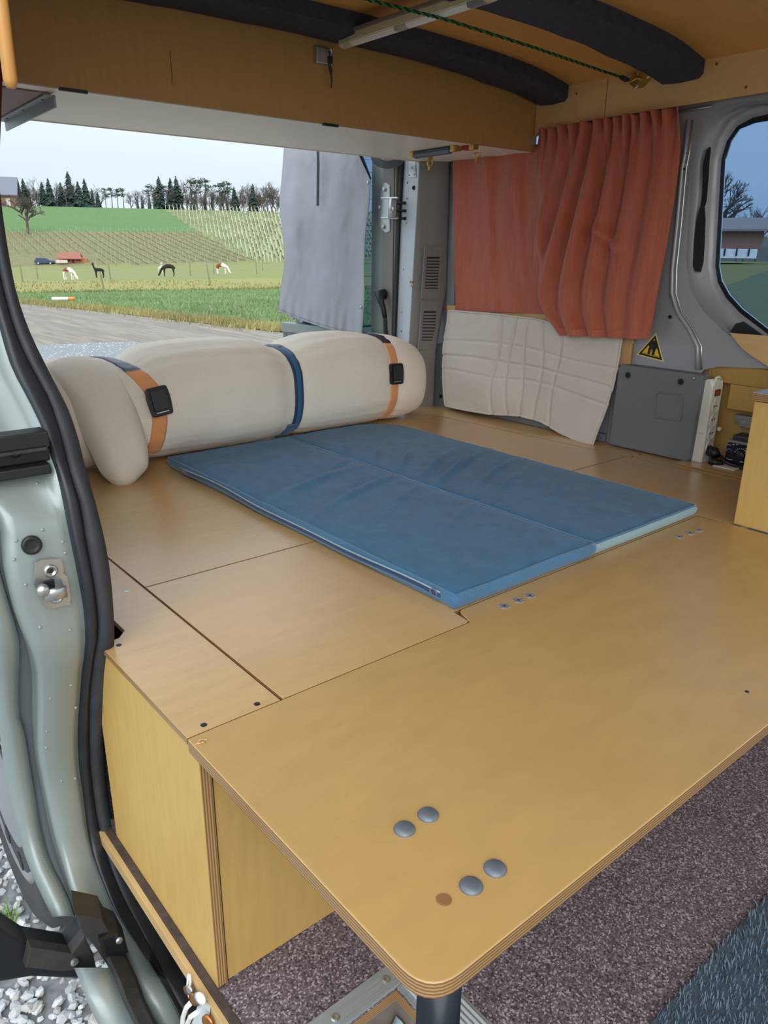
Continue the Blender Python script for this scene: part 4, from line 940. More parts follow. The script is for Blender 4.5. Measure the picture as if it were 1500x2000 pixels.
# ---------------------------------------------------------------- along the left wall
o = G().box(1.9615, 1.971, 1.243, 2.012, .60, .752, .001).ob('backing_board', PLYV); setp(o, 'plywood strip behind the quilted wall panel', 'board')
for px, py in [(1236, 668), (882, 617)]:
    G().lathe([(.004, 0), (.004, .001)], at(px, py, x=1.9612), (-1, 0, 0), 10).ob('screw', STEEL, o)
# quilted panel hanging from the strip
TOPE = [(0, 884, 606), (.25, 965, 612), (.5, 1050, 622), (.75, 1135, 642), (1, 1222, 660)]
BOTE = [(0, 881, 790), (.12, 915, 797), (.3, 968, 806), (.48, 1020, 811), (.6, 1062, 822), (.75, 1102, 842), (1, 1174, 866)]
nx, ny = 150, 84; secs = []
VL_ = [.32, .395, .475, .565, .66]; HL_ = [.30, .47, .62]
for i in range(ny+1):
    t = i/ny; row = []
    for j in range(nx+1):
        u = j/nx
        px = (1-t)*interp([(a, b) for a, b, c in TOPE], u)+t*interp([(a, b) for a, b, c in BOTE], u)
        py = (1-t)*interp([(a, c) for a, b, c in TOPE], u)+t*interp([(a, c) for a, b, c in BOTE], u)
        px += 7*math.sin(math.pi*t)*(u-.55)*2
        out = .014+.012*t*math.sin(u*7+1)+.022*math.exp(-((u-.3)/.2)**2-((t-.8)/.25)**2)+.030*t*t*max(0, u-.5)+.004*fbm(u*5, t*4, 2)
        gr_ = max([math.exp(-((u-a-.01*math.sin(t*6+a*20))/.007)**2) for a in VL_]+[math.exp(-((t-b-.012*math.sin(u*9+b*7))/.010)**2)*(1 if b == .47 else .6) for b in HL_])
        e = min(u, 1-u)/.02; out += .008*(1-gr_)-.003*max(0, 1-e)
        p = at(px, py, x=1.957); row.append((p.x-out, p.y, p.z))
    secs.append(row)
qt = thing('quilted_panel', (1.96, 1.65, .39), 'pale grey quilted fabric panel with stitched grid below the curtains', 'wall panel')
o = G().loft(secs).ob('quilt', QUILT, qt, True); md = o.modifiers.new('t', 'SOLIDIFY'); md.thickness = .004; md.offset = 1
edge = [secs[0][j] for j in range(0, nx+1, 2)]+[secs[i][nx] for i in range(2, ny+1, 2)]+[secs[ny][j] for j in range(nx, -1, -2)]+[secs[i][0] for i in range(ny, 0, -2)]
G().tube([Vector(p) for p in edge], .0035, 6, closed=True).ob('binding', QUILT, qt, True)
# grey plastic covers
def cover(px_pts, x, depth, label, rad):
    yzp = [yz(px, py, x) for px, py in px_pts]; t = thing('plastic_cover', (x, yzp[0][0], .385), label, 'cover', 'grey plastic wall covers')
    pts = rounded(yzp, rad, 4)
    G().prism([(x, a, b) for a, b in pts], (depth, 0, 0), .006, seg=3).ob('shell', TRIMGREY, t, False); return t
pc = cover([(1208, 711), (1373, 733), (1344, 903), (1188, 868)], 1.936, .045, 'large slate grey plastic cover beside the white power strip', [.016, .008, .012, .012])
for px, py in [(1226, 733), (1329, 746)]:
    c = at(px, py, x=1.9355); G().lathe([(.0125, -.002), (.0125, .001), (.0108, .0014), (.0098, -.001), (.009, -.001)], c, (-1, 0, 0), 22).ob('recess_ring', TRIMGREY, pc, True)
    G().lathe([(.0085, 0), (.0085, .0006)], c+Vector((-.0006, -.001, .0005)), (-1, 0, 0), 18).ob('recess', BLACKPL, pc)
lp_ = rounded([yz(px, py, 1.9355) for px, py in [(1281, 766), (1334, 771), (1329, 823), (1278, 815)]], .012, 5)
G().tube([(1.9355, a, b) for a, b in lp_], .0022, 6, closed=True).ob('embossed_frame', TRIMGREY, pc, True)
G().lathe([(.004, 0), (.004, .002), (.0015, .003)], at(1355, 739, x=1.9355), (-1, 0, 0), 12).ob('screw', STEEL, pc, True)
pc2 = cover([(850, 671), (886, 675), (884, 806), (846, 793)], 1.950, .03, 'small slate grey plastic cover below the lower air vent', .006)
for px, py in [(871, 686), (861, 774)]:
    G().lathe([(.008, 0), (.008, .001), (.005, .0012)], at(px, py, x=1.9495), (-1, 0, 0), 14).ob('recess', BLACKPL, pc2)
o = G().prism([(1.962, 1.99, .386), (1.962, 1.30, .386), (1.962, 1.30, .41), (1.962, 1.99, .41)], (.015, 0, 0), .003).ob('wall_ledge', TRIMGREY); setp(o, 'dark grey plastic ledge under the quilted panel', 'ledge')

# warning sticker: yellow triangle, black frame, elephant from behind, its two words
stk = thing('warning_sticker', at(1270, 700, x=1.9705), 'yellow triangular elephant crossing sticker on the silver wall', 'sticker')
XS = 1.9708; A3, B3, C3 = (at(px, py, x=XS) for px, py in [(1281.5, 650), (1243, 693), (1297, 707)])
cen = (A3+B3+C3)/3
def tri(k, dx): return [p.lerp(cen, k)+Vector((dx, 0, 0)) for p in (A3, B3, C3)]
YEL = mat('sticker_yellow', (232, 190, 30), .4, var=.03); PALEY = mat('sticker_pale_edge', (236, 214, 130), .4, var=.03); INK = mat('sticker_black', (30, 22, 18), .5)
G().prism(tri(0, 0), (-.0006, 0, 0)).ob('backing', PALEY, stk); G().prism(tri(.14, -.0007), (-.0003, 0, 0)).ob('black_frame', INK, stk); G().prism(tri(.34, -.0011), (-.0003, 0, 0)).ob('yellow_field', YEL, stk)
ey = (C3-B3).normalized(); ez = (A3-(B3+C3)/2); ez = (ez-ey*ez.dot(ey)).normalized(); W_ = (C3-B3).length; mid = (B3+C3)/2
def SP(a, b, d): return mid+ey*(a*W_)+ez*(b*W_)+Vector((-.0014-d, 0, 0))
body = [(-.13, .50), (-.07, .55), (.02, .57), (.10, .55), (.17, .49), (.19, .40), (.15, .34), (.13, .30), (.12, .12), (.03, .12), (.035, .27), (.0, .29), (-.035, .27), (-.03, .12), (-.12, .12), (-.12, .30), (-.10, .36), (-.17, .40)]
G().prism([SP(a, b, 0) for a, b in body], (-.0003, 0, 0)).ob('elephant_silhouette', INK, stk)
G().prism([SP(a, b, .0004) for a, b in [(-.012, .44), (.012, .44), (.008, .22), (.02, .19), (-.02, .19), (-.008, .22)]], (-.0002, 0, 0)).ob('tail', mat('tail_grey', (84, 78, 64), .6), stk)
def lettering(txt, origin, ex, ez_, h, width, m, parent, name='lettering', depth=.0003):
    cu = bpy.data.curves.new('t', 'FONT'); cu.body = txt; cu.size = 1; cu.extrude = 0; cu.align_x = 'CENTER'
    to = bpy.data.objects.new('t', cu); col.objects.link(to); dg = bpy.context.evaluated_depsgraph_get(); me = to.evaluated_get(dg).to_mesh()
    vs = [v.co.copy() for v in me.vertices]; fs = [list(p.vertices) for p in me.polygons]; to.evaluated_get(dg).to_mesh_clear(); bpy.data.objects.remove(to); bpy.data.curves.remove(cu)
    w0 = max(v.x for v in vs)-min(v.x for v in vs); h0_ = max(v.y for v in vs)
    return ob(name, [origin+ex*(v.x*width/w0)+ez_*(v.y*h/h0_) for v in vs], fs, m, parent)
lettering('ELEPHANT CROSSING', SP(0, .075, .0006), ey, ez, W_*.055, W_*.62, INK, stk)

# white power strip standing in the niche
ps = thing('power_strip', (1.975, .99, .39), 'white multi-socket power strip standing upright beside the grey cover', 'power strip')
x0, x1, y0, y1 = 1.955, 2.014, .983, 1.012
def psec(z, k=0): return [(x0+.004+k, y0, z), (x0, y0+.004+k, z), (x0, y1-k, z), (x1-k, y1-k, z), (x1-k, y0+.004, z), (x1-.004-k, y0, z)]
G().loft([psec(.3915), psec(.60), psec(.612, .004), psec(.618, .012)], closed=True, cap=True).ob('housing', WHITEPL, ps)
G().box(x0-.0006, x0+.002, y0+.004, y1-.002, .4705, .4720).ob('joint_line', mat('joint_grey', (196, 196, 192), .5), ps)
G().box(1.974, 1.998, y0-.003, y0+.002, .574, .588, .001).ob('switch', mat('amber_switch', (150, 64, 20), .3), ps)
G().box(1.972, 2.000, y0-.0015, y0+.002, .572, .590, .0008).ob('switch_frame', BLACKPL, ps)
for k in range(4):
    c = Vector((1.985, y0, .543-k*.037)); s_ = G().lathe([(.0180, -.001), (.0180, .002), (.0165, .0025), (.0155, .0004), (.012, .0002)], c, (0, -1, 0), 24).ob('socket', WHITEPL, ps, True)
    for dx in (-.0065, .0065): G().lathe([(.0022, 0), (.0022, .0012)], c+Vector((dx, -.0006, .002)), (0, -1, 0), 8).ob('pin_hole', BLACKPL, s_)
c = Vector((1.99, y0-.002, .620)); G().tube([(1.965, .985, .612), (1.972, .985, .622), (1.985, .985, .624), (1.995, .985, .614)], .004, 8).ob('hanger', WHITEPL, ps, True)
c = Vector((2.018, y0-.002, .478)); G().lathe([(.006, 0), (.006, .006), (.003, .008)], c, (0, -1, 0), 12).ob('clamp_screw', WHITEPL, ps)
# niche: boards, grey metal, inverter, plug
nb = thing('niche_panel', (2.06, .7, .385), 'layered plywood panels lining the niche behind the power strip', 'panel')
G().box(2.055, 2.065, .2, 1.03, .391, .70).ob('back_board', PLYX, nb)
G().box(2.018, 2.054, .2, .966, .538, .604, .001).ob('front_board', PLYX, nb)
G().box(1.990, 2.054, 1.016, 1.030, .391, .66, .001).ob('end_board', PLYY, nb)
G().prism([(2.014, .2, .606), (2.014, 1.015, .606), (1.99, 1.015, .656), (1.99, .2, .664)], (.004, 0, .001)).ob('sloping_board', PLYX, nb)
mb = G().box(2.024, 2.05, .2, .945, .503, .524, .002).ob('metal_bracket', STEEL, nb); G().box(2.018, 2.03, .2, .925, .494, .512, .002).ob('metal_tab', STEEL, nb)
iv = thing('inverter', (2.02, .87, .39), 'navy fronted power inverter with dial markings in the niche', 'inverter')
xi, ya, yb_, za, zb_ = 1.985, .935, .80, .398, .456
G().box(xi, 2.05, yb_, ya, za, zb_+.006, .004).ob('case', mat('inverter_grey', (150, 154, 158), .4, .5), iv)
G().box(2.0, 2.05, yb_, ya-.006, zb_+.006, zb_+.018, .003).ob('heat_sink', mat('inverter_dark', (78, 78, 80), .5, .4), iv)
G().prism([(xi-.001, a, b) for a, b in rounded([(ya-.003, za+.003), (ya-.003, zb_), (yb_+.003, zb_), (yb_+.003, za+.003)], .008, 4)], (-.002, 0, 0)).ob('face', mat('navy_face', (20, 26, 44), .3), iv)
xf = xi-.0032; cy_, cz2 = .892, .424
INKW = mat('white_print', (226, 230, 236), .5)
for k in range(9):
    an = R(20+k*17.5); p = Vector((xf, cy_+.017*math.cos(an), cz2+.017*math.sin(an)+.004)); G().box(xf-.0003, xf, p.y-.0011, p.y+.0011, p.z-.0011, p.z+.0011).ob('print_mark', INKW, iv)
for a, b, w_ in [(.930, .449, .004), (.924, .449, .006), (.915, .452, .006), (.905, .454, .006), (.878, .447, .010), (.876, .441, .010), (.875, .435, .010), (.889, .416, .006), (.886, .410, .010), (.926, .412, .004), (.919, .410, .008), (.912, .410, .004)]:
    G().box(xf-.0003, xf, a-w_/2, a+w_/2, b-.0008, b+.0008).ob('print_mark', INKW, iv)
G().lathe([(.0135, 0), (.0125, .006), (.011, .008)], (xf, cy_, cz2+.004), (-1, 0, 0), 24).ob('knob', BLACKPL, iv, True)
G().tube([(xf-.001, .923+.0065*math.cos(t), .432+.0065*math.sin(t)) for t in [math.pi*k/10 for k in range(11)]], .0012, 6).ob('blue_dial', mat('dial_blue', (96, 140, 226), .4), iv)
pg = thing('mains_plug', (1.955, .955, .392), 'black mains plug and cable lying below the power strip', 'plug')
G().tube([(1.979, y0-.004, .423), (1.978, y0-.022, .421), (1.972, y0-.034, .416)], [.014, .015, .010], 14).ob('plug', BLACKPL, pg, True)
G().tube([(1.974, .94, .416), (1.968, .925, .405), (1.974, .905, .399), (1.978, .89, .397), (1.975, .85, .397), (1.97, .80, .397)], .005, 8).ob('cable', BLACKPL, pg, True)
G().tube([(1.958, .962, .402), (1.962, .945, .399), (1.972, .93, .399)], [.010, .011, .007], 12).ob('plug', BLACKPL, pg, True)
G().box(1.945, 1.985, .885, .945, .3915, .394, .001).ob('pad', WHITEPL, pg)

# kitchen cabinet corner at the right edge
ca = thing('side_cabinet', (1.75, .45, PT), 'plywood cabinet with grey worktop at the right edge of the table', 'cabinet')
G().box(1.556, 1.572, .20, .690, TT+.001, .652, .001).ob('side_panel', PLYX, ca)
G().box(1.572, 1.92, .674, .690, TT+.001, .652, .001).ob('end_panel', PLYY, ca)
G().box(1.550, 1.93, .20, .696, .654, .669, .001).ob('worktop', PLY, ca)
G().box(1.552, 1.928, .20, .694, .669, .671).ob('worktop_laminate', mat('grey_laminate', (150, 154, 162), .35), ca)
# plywood filler board under the window, cut along the body's curve
o = G().prism([at(px, py, x=1.962) for px, py in [(1424, 650), (1500, 656), (1560, 660), (1560, 745), (1500, 716), (1470, 697), (1448, 680)]], (.009, 0, 0), .001).ob('window_filler_board', PLYV); setp(o, 'plywood filler board below the tinted side window', 'board')

# ---------------------------------------------------------------- open rear door with its grey curtain
ANG = R(95); D0 = Vector((1.836, 2.14, 0)); DV = Vector((math.cos(ANG), math.sin(ANG), 0)); DN = Vector((DV.y, -DV.x, 0))   # DN points to +x, the outside
def dp(s, z, n=0.): return D0+DV*s+DN*n+Vector((0, 0, z))
def datp(px, py, n=0.):
    return atp(px, py, D0+DN*n, DN)
def dbox(s0, s1, z0, z1, n0, n1, bev=.0):
    return G().prism([dp(s0, z0, n0), dp(s1, z0, n0), dp(s1, z1, n0), dp(s0, z1, n0)], DN*(n1-n0), bev)
dr = thing('door_1', (1.84, 2.5, -.2), 'open rear barn door with silver frame beside the corner post', 'door', kind='structure')
for nm, a in (('bottom_frame', (.02, .70, -.30, .60, .02, .06)), ('hinge_stile', (.045, .17, .60, 1.40, .03, .07)), ('lock_stile', (.59, .635, .60, 1.40, .03, .07)), ('top_rail', (.17, .60, 1.32, 1.40, .03, .07))):
    dbox(*a, .006).ob(nm, SILVER, dr)
dbox(.050, .105, .30, 1.40, .024, .034, .003).ob('stile_trim', PILLARGREY, dr)
dbox(.09, .69, -.25, .62, .002, .02, .008).ob('inner_trim', TRIMGREY, dr)
dbox(.12, .655, .0, .595, -.006, .004, .012).ob('trim_relief', mat('pale_grey_trim', (150, 160, 164), .5), dr)
dbox(.08, .69, .60, .640, -.002, .03, .004).ob('belt_rail', SILVER, dr)
pn = dbox(.16, .60, .62, 1.34, .045, .049).ob('pane', TINT, dr)
for k in range(14): dbox(.17, .60, .66+k*.045, .6612+k*.045, .043, .0445).ob('heater_line', BLACKPL, pn)
for px, py in [(572, 619), (590, 624)]:
    c = datp(px, py, .0); dbox((c-D0).dot(DV)-.012, (c-D0).dot(DV)+.012, c.z-.010, c.z+.010, -.006, 0, .002).ob('latch_block', STEEL, dr)
# hinge
hp = [(748, 360), (756, 357), (764, 362), (764, 452), (756, 455), (748, 448), (736, 425), (735, 395)]
hi = G().prism([datp(px, py, .028) for px, py in hp], -DN*.008, .001).ob('hinge', STEEL, dr)
for px, py, r_ in [(751, 370, .008), (742, 405, .006), (749, 443, .008)]:
    G().lathe([(r_, 0), (r_, .005), (r_*.6, .007)], datp(px, py, .019), -DN, 6 if r_ > .007 else 14).ob('bolt', STEEL, hi)
a = datp(766, 388, -.012); b = datp(766, 426, -.012)
G().lathe([(.014, 0), (.014, (a-b).length)], b, (0, 0, 1), 18).ob('knuckle', STEEL, hi, True)
for py in (387, 426): p, q = datp(745, py, .0), datp(777, py, -.01); G().tube([p, q], .004, 6).ob('leaf_edge', STEEL, hi)
# cable hose
ho = [(742, 575), (744, 588), (748, 600), (752, 620), (753, 645), (756, 668), (762, 690)]
hs = thing('cable_hose', datp(756, 668), 'black corrugated cable hose between rear door and post', 'hose'); hpts = [datp(px, py, -.006) for px, py in ho]
G().tube([hpts[0]+DN*.02, hpts[0], hpts[1], hpts[2], hpts[3]], [.020, .020, .012, .010, .009], 12).ob('grommet', BLACKPL, hs, True)
rp2 = []; rr2 = []
for k in range(45):
    f_ = k/44*(len(hpts)-4)+3; i = min(int(f_), len(hpts)-2); rp2.append(hpts[i].lerp(hpts[i+1], f_-i)); rr2.append(.0095 if k % 2 else .0072)
G().tube(rp2, rr2, 10).ob('corrugated_tube', BLACKRUB2, hs)
# grey curtain hung on the door
LE = [(0, 556, 284), (.2, 551, 350), (.34, 547, 398), (.5, 552, 450), (.68, 556, 510), (.85, 550, 560), (1, 546, 607)]
RE = [(0, 723, 350), (.2, 720, 400), (.4, 713, 460), (.6, 711, 520), (.8, 711, 580), (1, 706, 656)]
TP = [(0, 556, 284), (.5, 640, 292), (.86, 700, 300), (1, 723, 350)]
nx, ny = 70, 60; secs = []
for i in range(ny+1):
    t = i/ny; row = []
    for j in range(nx+1):
        u = j/nx
        lx, ly = (smooth_interp([(a[0], a[k]) for a in LE], t) for k in (1, 2)); rx, ry = (smooth_interp([(a[0], a[k]) for a in RE], t) for k in (1, 2))
        px, py = lx+(rx-lx)*u, ly+(ry-ly)*u
        ty = interp([(a[0], a[2]) for a in TP], u); py += (ty-(284+(350-284)*u))*(1-t)
        py += 5*math.sin(math.pi*u)*t
        n_ = -.012-.014*(1+math.sin(u*12+1.2*t))*.5*(.5+.5*t)-.012*math.exp(-((u-.16)/.07)**2)*math.exp(-((t-.4)/.3)**2)-.006*fbm(u*5, t*4, 1)-.004*math.sin(u*60)*max(0, t-.85)/.15*.7
        row.append(datp(px, py, n_))
    secs.append(row)
gc = thing('door_curtain', datp(630, 640), 'light grey cloth curtain hung over the open rear door', 'curtain')
o = G().loft(secs).ob('cloth', GREYCLOTH, gc, True); md = o.modifiers.new('t', 'SOLIDIFY'); md.thickness = .0015
G().tube([p+DN*-.001 for p in (secs[-1])], .003, 6).ob('hem', GREYCLOTH, gc, True)
G().tube([r_[-1] for r_ in secs], .0025, 6).ob('side_hem', GREYCLOTH, gc, True)
G().tube([r_[0] for r_ in secs], .0025, 6).ob('side_hem', GREYCLOTH, gc, True)
sp_ = [(621, 280), (622, 320), (621.5, 360), (621, 402)]
p = [datp(a, b, -.046) for a, b in sp_]; G().loft([[q-DV*.0065, q-DV*.0065-DN*.002, q+DV*.0065-DN*.002, q+DV*.0065] for q in p], closed=True, cap=True).ob('tie_strap', BLACKRUB2, gc)
for px, py in [(719, 357), (705, 600)]:
    G().lathe([(.006, 0), (.006, .003), (.003, .004)], datp(px, py, -.030), -DN, 14).ob('press_stud', STEEL, gc, True)
p = [datp(a, b, -.004) for a, b in [(703, 300), (712, 322), (722, 350)]]
G().loft([[q-DV*.010, q-DV*.010-DN*.003, q+DV*.010-DN*.003, q+DV*.010] for q in p], closed=True, cap=True).ob('tie_band', BLACKPL, gc)
# net pouch with cables above the hinge
g = G()
for k in range(9):
    a0_ = .45+.17*k; g.tube([datp(762+34*math.cos(math.pi*j/10)*(.5+.06*k)-4, 306+22*math.sin(math.pi*j/10)*(.4+.08*k), -.02) for j in range(11)], .0014, 5)
setp(g.ob('net_bag', BLACKRUB2), 'black net bag hanging at the top of the rear door gap', 'net')

# ---------------------------------------------------------------- floor mat, cables, loose bits
mt = thing('floor_mat', (1.2, .08, 0), 'grey blue bristle mat on the speckled floor', 'mat')
G().box(.56, 1.9, -.42, .312, .0005, .004, .001).ob('backing', MATBASE, mt)
rng = random.Random(3); vs, fs = [], []
for k in range(24000):
    x, y = rng.uniform(.565, 1.7), rng.uniform(-.12, .312); h = rng.uniform(.007, .013); a = rng.uniform(0, 6.283); b = rng.uniform(.002, .006); w_ = .0009
    dx, dy = math.cos(a), math.sin(a); i = len(vs)
    vs += [(x-dy*w_, y+dx*w_, .004), (x+dy*w_, y-dx*w_, .004), (x+dx*b*.4+dy*w_*.7, y+dy*b*.4-dx*w_*.7, .004+h*.6), (x+dx*b*.4-dy*w_*.7, y+dy*b*.4+dx*w_*.7, .004+h*.6), (x+dx*b, y+dy*b, .004+h)]
    fs += [[i, i+1, i+2, i+3], [i+3, i+2, i+4]]
o = ob('bristles', vs, fs, MATPILE, mt); o['kind'] = 'stuff'
# white cables with copper terminals hanging by the sill
cb = thing('cable_bundle', at(395, 1960, z=-.05), 'white cables with copper ring terminals beside the door sill', 'cables')
def cp_(pts): return [at(px, py, x=x) for px, py, x in pts]
G().tube(cp_([(368, 1901, .288), (367, 1915, .284), (366, 1930, .282), (370, 1948, .282), (374, 1950, .282)]), .0016, 8).ob('wire_loop', WHITEPL, cb, True)
G().tube(cp_([(371, 1902, .288), (372, 1915, .285), (371, 1926, .283)]), .0016, 8).ob('wire_loop', WHITEPL, cb, True)
G().tube(cp_([(374, 1957, .281), (364, 1968, .279), (358, 1985, .278), (356, 2010, .278), (356, 2040, .278)]), .0036, 10).ob('cable', WHITEPL, cb, True)
G().tube(cp_([(384, 1978, .283), (372, 1986, .282), (366, 2000, .281), (364, 2040, .281)]), .0036, 10).ob('cable', WHITEPL, cb, True)
for px, py, r_, m in [(366, 1934, .0068, COPPER), (370, 1934, .0068, STEEL), (379, 1952, .0085, COPPER), (387, 1950, .0085, STEEL), (392, 1950, .0085, WHITEPL), (406, 1996, .0095, COPPER)]:
    c = at(px, py, x=.282); G().lathe([(r_, -.0015), (r_, .0015), (r_*.45, .0018)], c, (-.9, -.3, .15), 20).ob('ring_terminal', m, cb, True)
G().prism(cp_([(385, 1972, .284), (400, 1958, .286), (411, 1972, .288), (408, 1990, .288), (392, 2010, .286), (372, 2010, .283)]), (.002, .004, 0)).ob('plastic_sleeve', MATS.get('sleeve') or mat('sleeve', (206, 214, 214), .3), cb)

# ---------------------------------------------------------------- gravel stones near the van
rs = random.Random(11)
def pebble(seed):
    r_ = random.Random(seed); bm = bmesh.new(); bmesh.ops.create_icosphere(bm, subdivisions=1, radius=1)
    for v in bm.verts: v.co *= r_.uniform(.72, 1.1)
    for v in bm.verts: v.co = Vector((v.co.x, v.co.y*.78, v.co.z*.6))
    return bmout(bm)
PB = [pebble(k) for k in range(6)]
STONES = [mat('gravel_stone_%d' % k, c, .8, var=.15, vscale=30) for k, c in enumerate([(196, 200, 202), (214, 216, 216), (168, 172, 176), (184, 182, 178)])]
g = [G() for _ in range(4)]
spots = []
for k in range(2600): spots.append((rs.uniform(-.25, .46), rs.uniform(.95, 2.35), rs.uniform(.008, .017)))
for x, y, s in spots:
    v, f = PB[rs.randrange(6)]; M = Matrix.Rotation(rs.uniform(0, 6.3), 3, 'Z') @ Matrix.Rotation(rs.uniform(-.5, .5), 3, 'X')
    c = Vector((x, y, -.55+rs.uniform(0, .012))); g[rs.randrange(4)].add([M @ p*s+c for p in v], f)
gs_ = thing('gravel_stones', (.1, 1.6, -.55), 'loose pale grey gravel stones under the van side', 'gravel', kind='stuff')
for k in range(4): o = g[k].ob('stones', STONES[k], gs_); o['kind'] = 'stuff'
# coarser stones of the yard behind the van
g = G()
for k in range(9000):
    x = rs.uniform(1.2, 5.2); y = rs.uniform(8.0, 13.4)
    if y > 13.66-.257*x: continue
    v, f = PB[rs.randrange(6)]; M = Matrix.Rotation(rs.uniform(0, 6.3), 3, 'Z'); s = rs.uniform(.012, .034); c = Vector((x, y, -.548)); g.add([M @ p*s+c for p in v], f)
o = g.ob('yard_stones', STONES[1]); setp(o, 'scattered pale stones on the gravel yard behind the van', 'gravel', kind='stuff')
# blades of the young crop, verge and paddock edge
def blades(n, pick, h0_, h1_, w_, m, name, label):
    g_ = G()
    for _ in range(n):
        x, y = pick(); z = gz(x, y); a = rs.uniform(0, 6.28); l = rs.uniform(-.06, .06); h = rs.uniform(h0_, h1_); d = Vector((math.cos(a), math.sin(a), 0))*w_
        p = Vector((x, y, z)); g_.add([p-d, p+d, p+Vector((l, l*.6, h))], [[0, 1, 2]])
    setp(g_.ob(name, m), label, 'grass', kind='stuff')
def crop_pick():
    while True:
        y = rs.uniform(12.5, 33); t = (y-12.4)/20.6; x = rs.uniform(8.3-3.7*t, 17+10*t)
        if rs.random() < (14/y)**1.5: return x, y
def verge_pick():
    t = rs.random()**1.3; y = 12.4+20*t; return 7.75-1.5*(y-12.4)/12.1*(1 if y < 24.5 else 1)+rs.gauss(.25, .28), y
def edge_pick(): return rs.uniform(-4, 26), (32.4+rs.gauss(0, .5) if rs.random() < .5 else rs.uniform(33, 56))
blades(15000, crop_pick, .05, .13, .016, mat('crop_leaf', (126, 144, 100), .9, var=.35, vscale=.9), 'crop_blades', 'short green blades of the young crop')
blades(6000, verge_pick, .05, .16, .014, mat('dry_grass_blade', (150, 142, 92), .9, var=.3, vscale=.8), 'verge_grass', 'dry grass blades along the track')
blades(3500, edge_pick, .04, .14, .03, mat('paddock_tuft', (128, 122, 70), .9, var=.3, vscale=.5), 'paddock_tufts', 'rough yellow tufts along the paddock edges')
# tuft of grass by the wheel
tuft = G(); tc_ = at(12, 1808, z=-.55)
for k in range(60):
    a = rs.uniform(0, 6.28); b = tc_+Vector((rs.uniform(-.02, .02), rs.uniform(-.03, .03), 0)); d = Vector((math.cos(a), math.sin(a), 0)); h = rs.uniform(.03, .06); n = Vector((-d.y, d.x, 0))*.0014
    tuft.add([b-n, b+n, b+d*.012+n*.7+Vector((0, 0, h*.6)), b+d*.012-n*.7+Vector((0, 0, h*.6)), b+d*.03+Vector((0, 0, h))], [[0, 1, 2, 3], [3, 2, 4]])
setp(tuft.ob('grass_tuft', mat('grass_blade', (112, 150, 58), .7)), 'small green grass tuft in the gravel by the tyre', 'grass', kind='stuff')
# marker bollard lying by the track
c = at(125, 587, z=-.545)
mk = thing('marker_post', c, 'fallen white marker post with orange end by the track', 'marker post')
d = HT
G().tube([c-d*.32+Vector((0, 0, .05)), c+d*.12+Vector((0, 0, .05))], .05, 12).ob('post', WHITEPL, mk, True); G().tube([c+d*.12+Vector((0, 0, .05)), c+d*.30+Vector((0, 0, .05))], .05, 12).ob('orange_end', mat('marker_orange', (226, 134, 50), .5), mk, True)

# ---------------------------------------------------------------- fence, animals, hut, car
def ground_at(px, py):
    """walk out along a pixel's bearing until the land is met"""
    d = ray(px, py).normalized(); t = 5.0
    while t < 700:
        p = CAM+d*t
        if p.z <= gz(p.x, p.y): return Vector((p.x, p.y, gz(p.x, p.y)))
        t += .1+t*.002
    return CAM+d*300
POSTM = mat('weathered_fence_wood', (132, 132, 98), .9, var=.2, vscale=3)
def fence_post(px, py0, py1, lean, lab):
    b = ground_at(px, py1); dist = (b-CAM).dot(fw); h = (py1-py0)/FPX*dist/math.cos(PIT)*.95; r_ = .05 if dist < 45 else .06
    o = G().tube([b+Vector((0, 0, -.1)), b+Vector((0, 0, h*.5))+HT*lean*.5, b+Vector((0, 0, h))+HT*lean], [r_, r_*.95, r_*.8], 7).ob('fence_post', POSTM); setp(o, lab, 'post', 'fence posts of the paddock')
for a in [(44, 519, 551, .0, 'leftmost wooden fence post of the paddock'), (74, 523, 545, 0, 'wooden fence post second from the left, beyond the car'), (203, 532, 565, -.1, 'wooden fence post in front of the black alpaca'), (216, 516, 546, -.05, 'wooden fence post just right of the upright black alpaca'),
          (372, 511, 539, 0, 'wooden fence post right of the grazing dark alpaca'), (411, 518, 557, -.15, 'leaning wooden fence post nearest the crop field'), (418, 514, 535, 0, 'short wooden fence post left of the right-hand pied alpaca'), (501, 508, 535, 0, 'tall wooden fence post near the grey door curtain'), (513, 512, 529, 0, 'short wooden fence post nearest the grey door curtain')]:
    fence_post(*a)
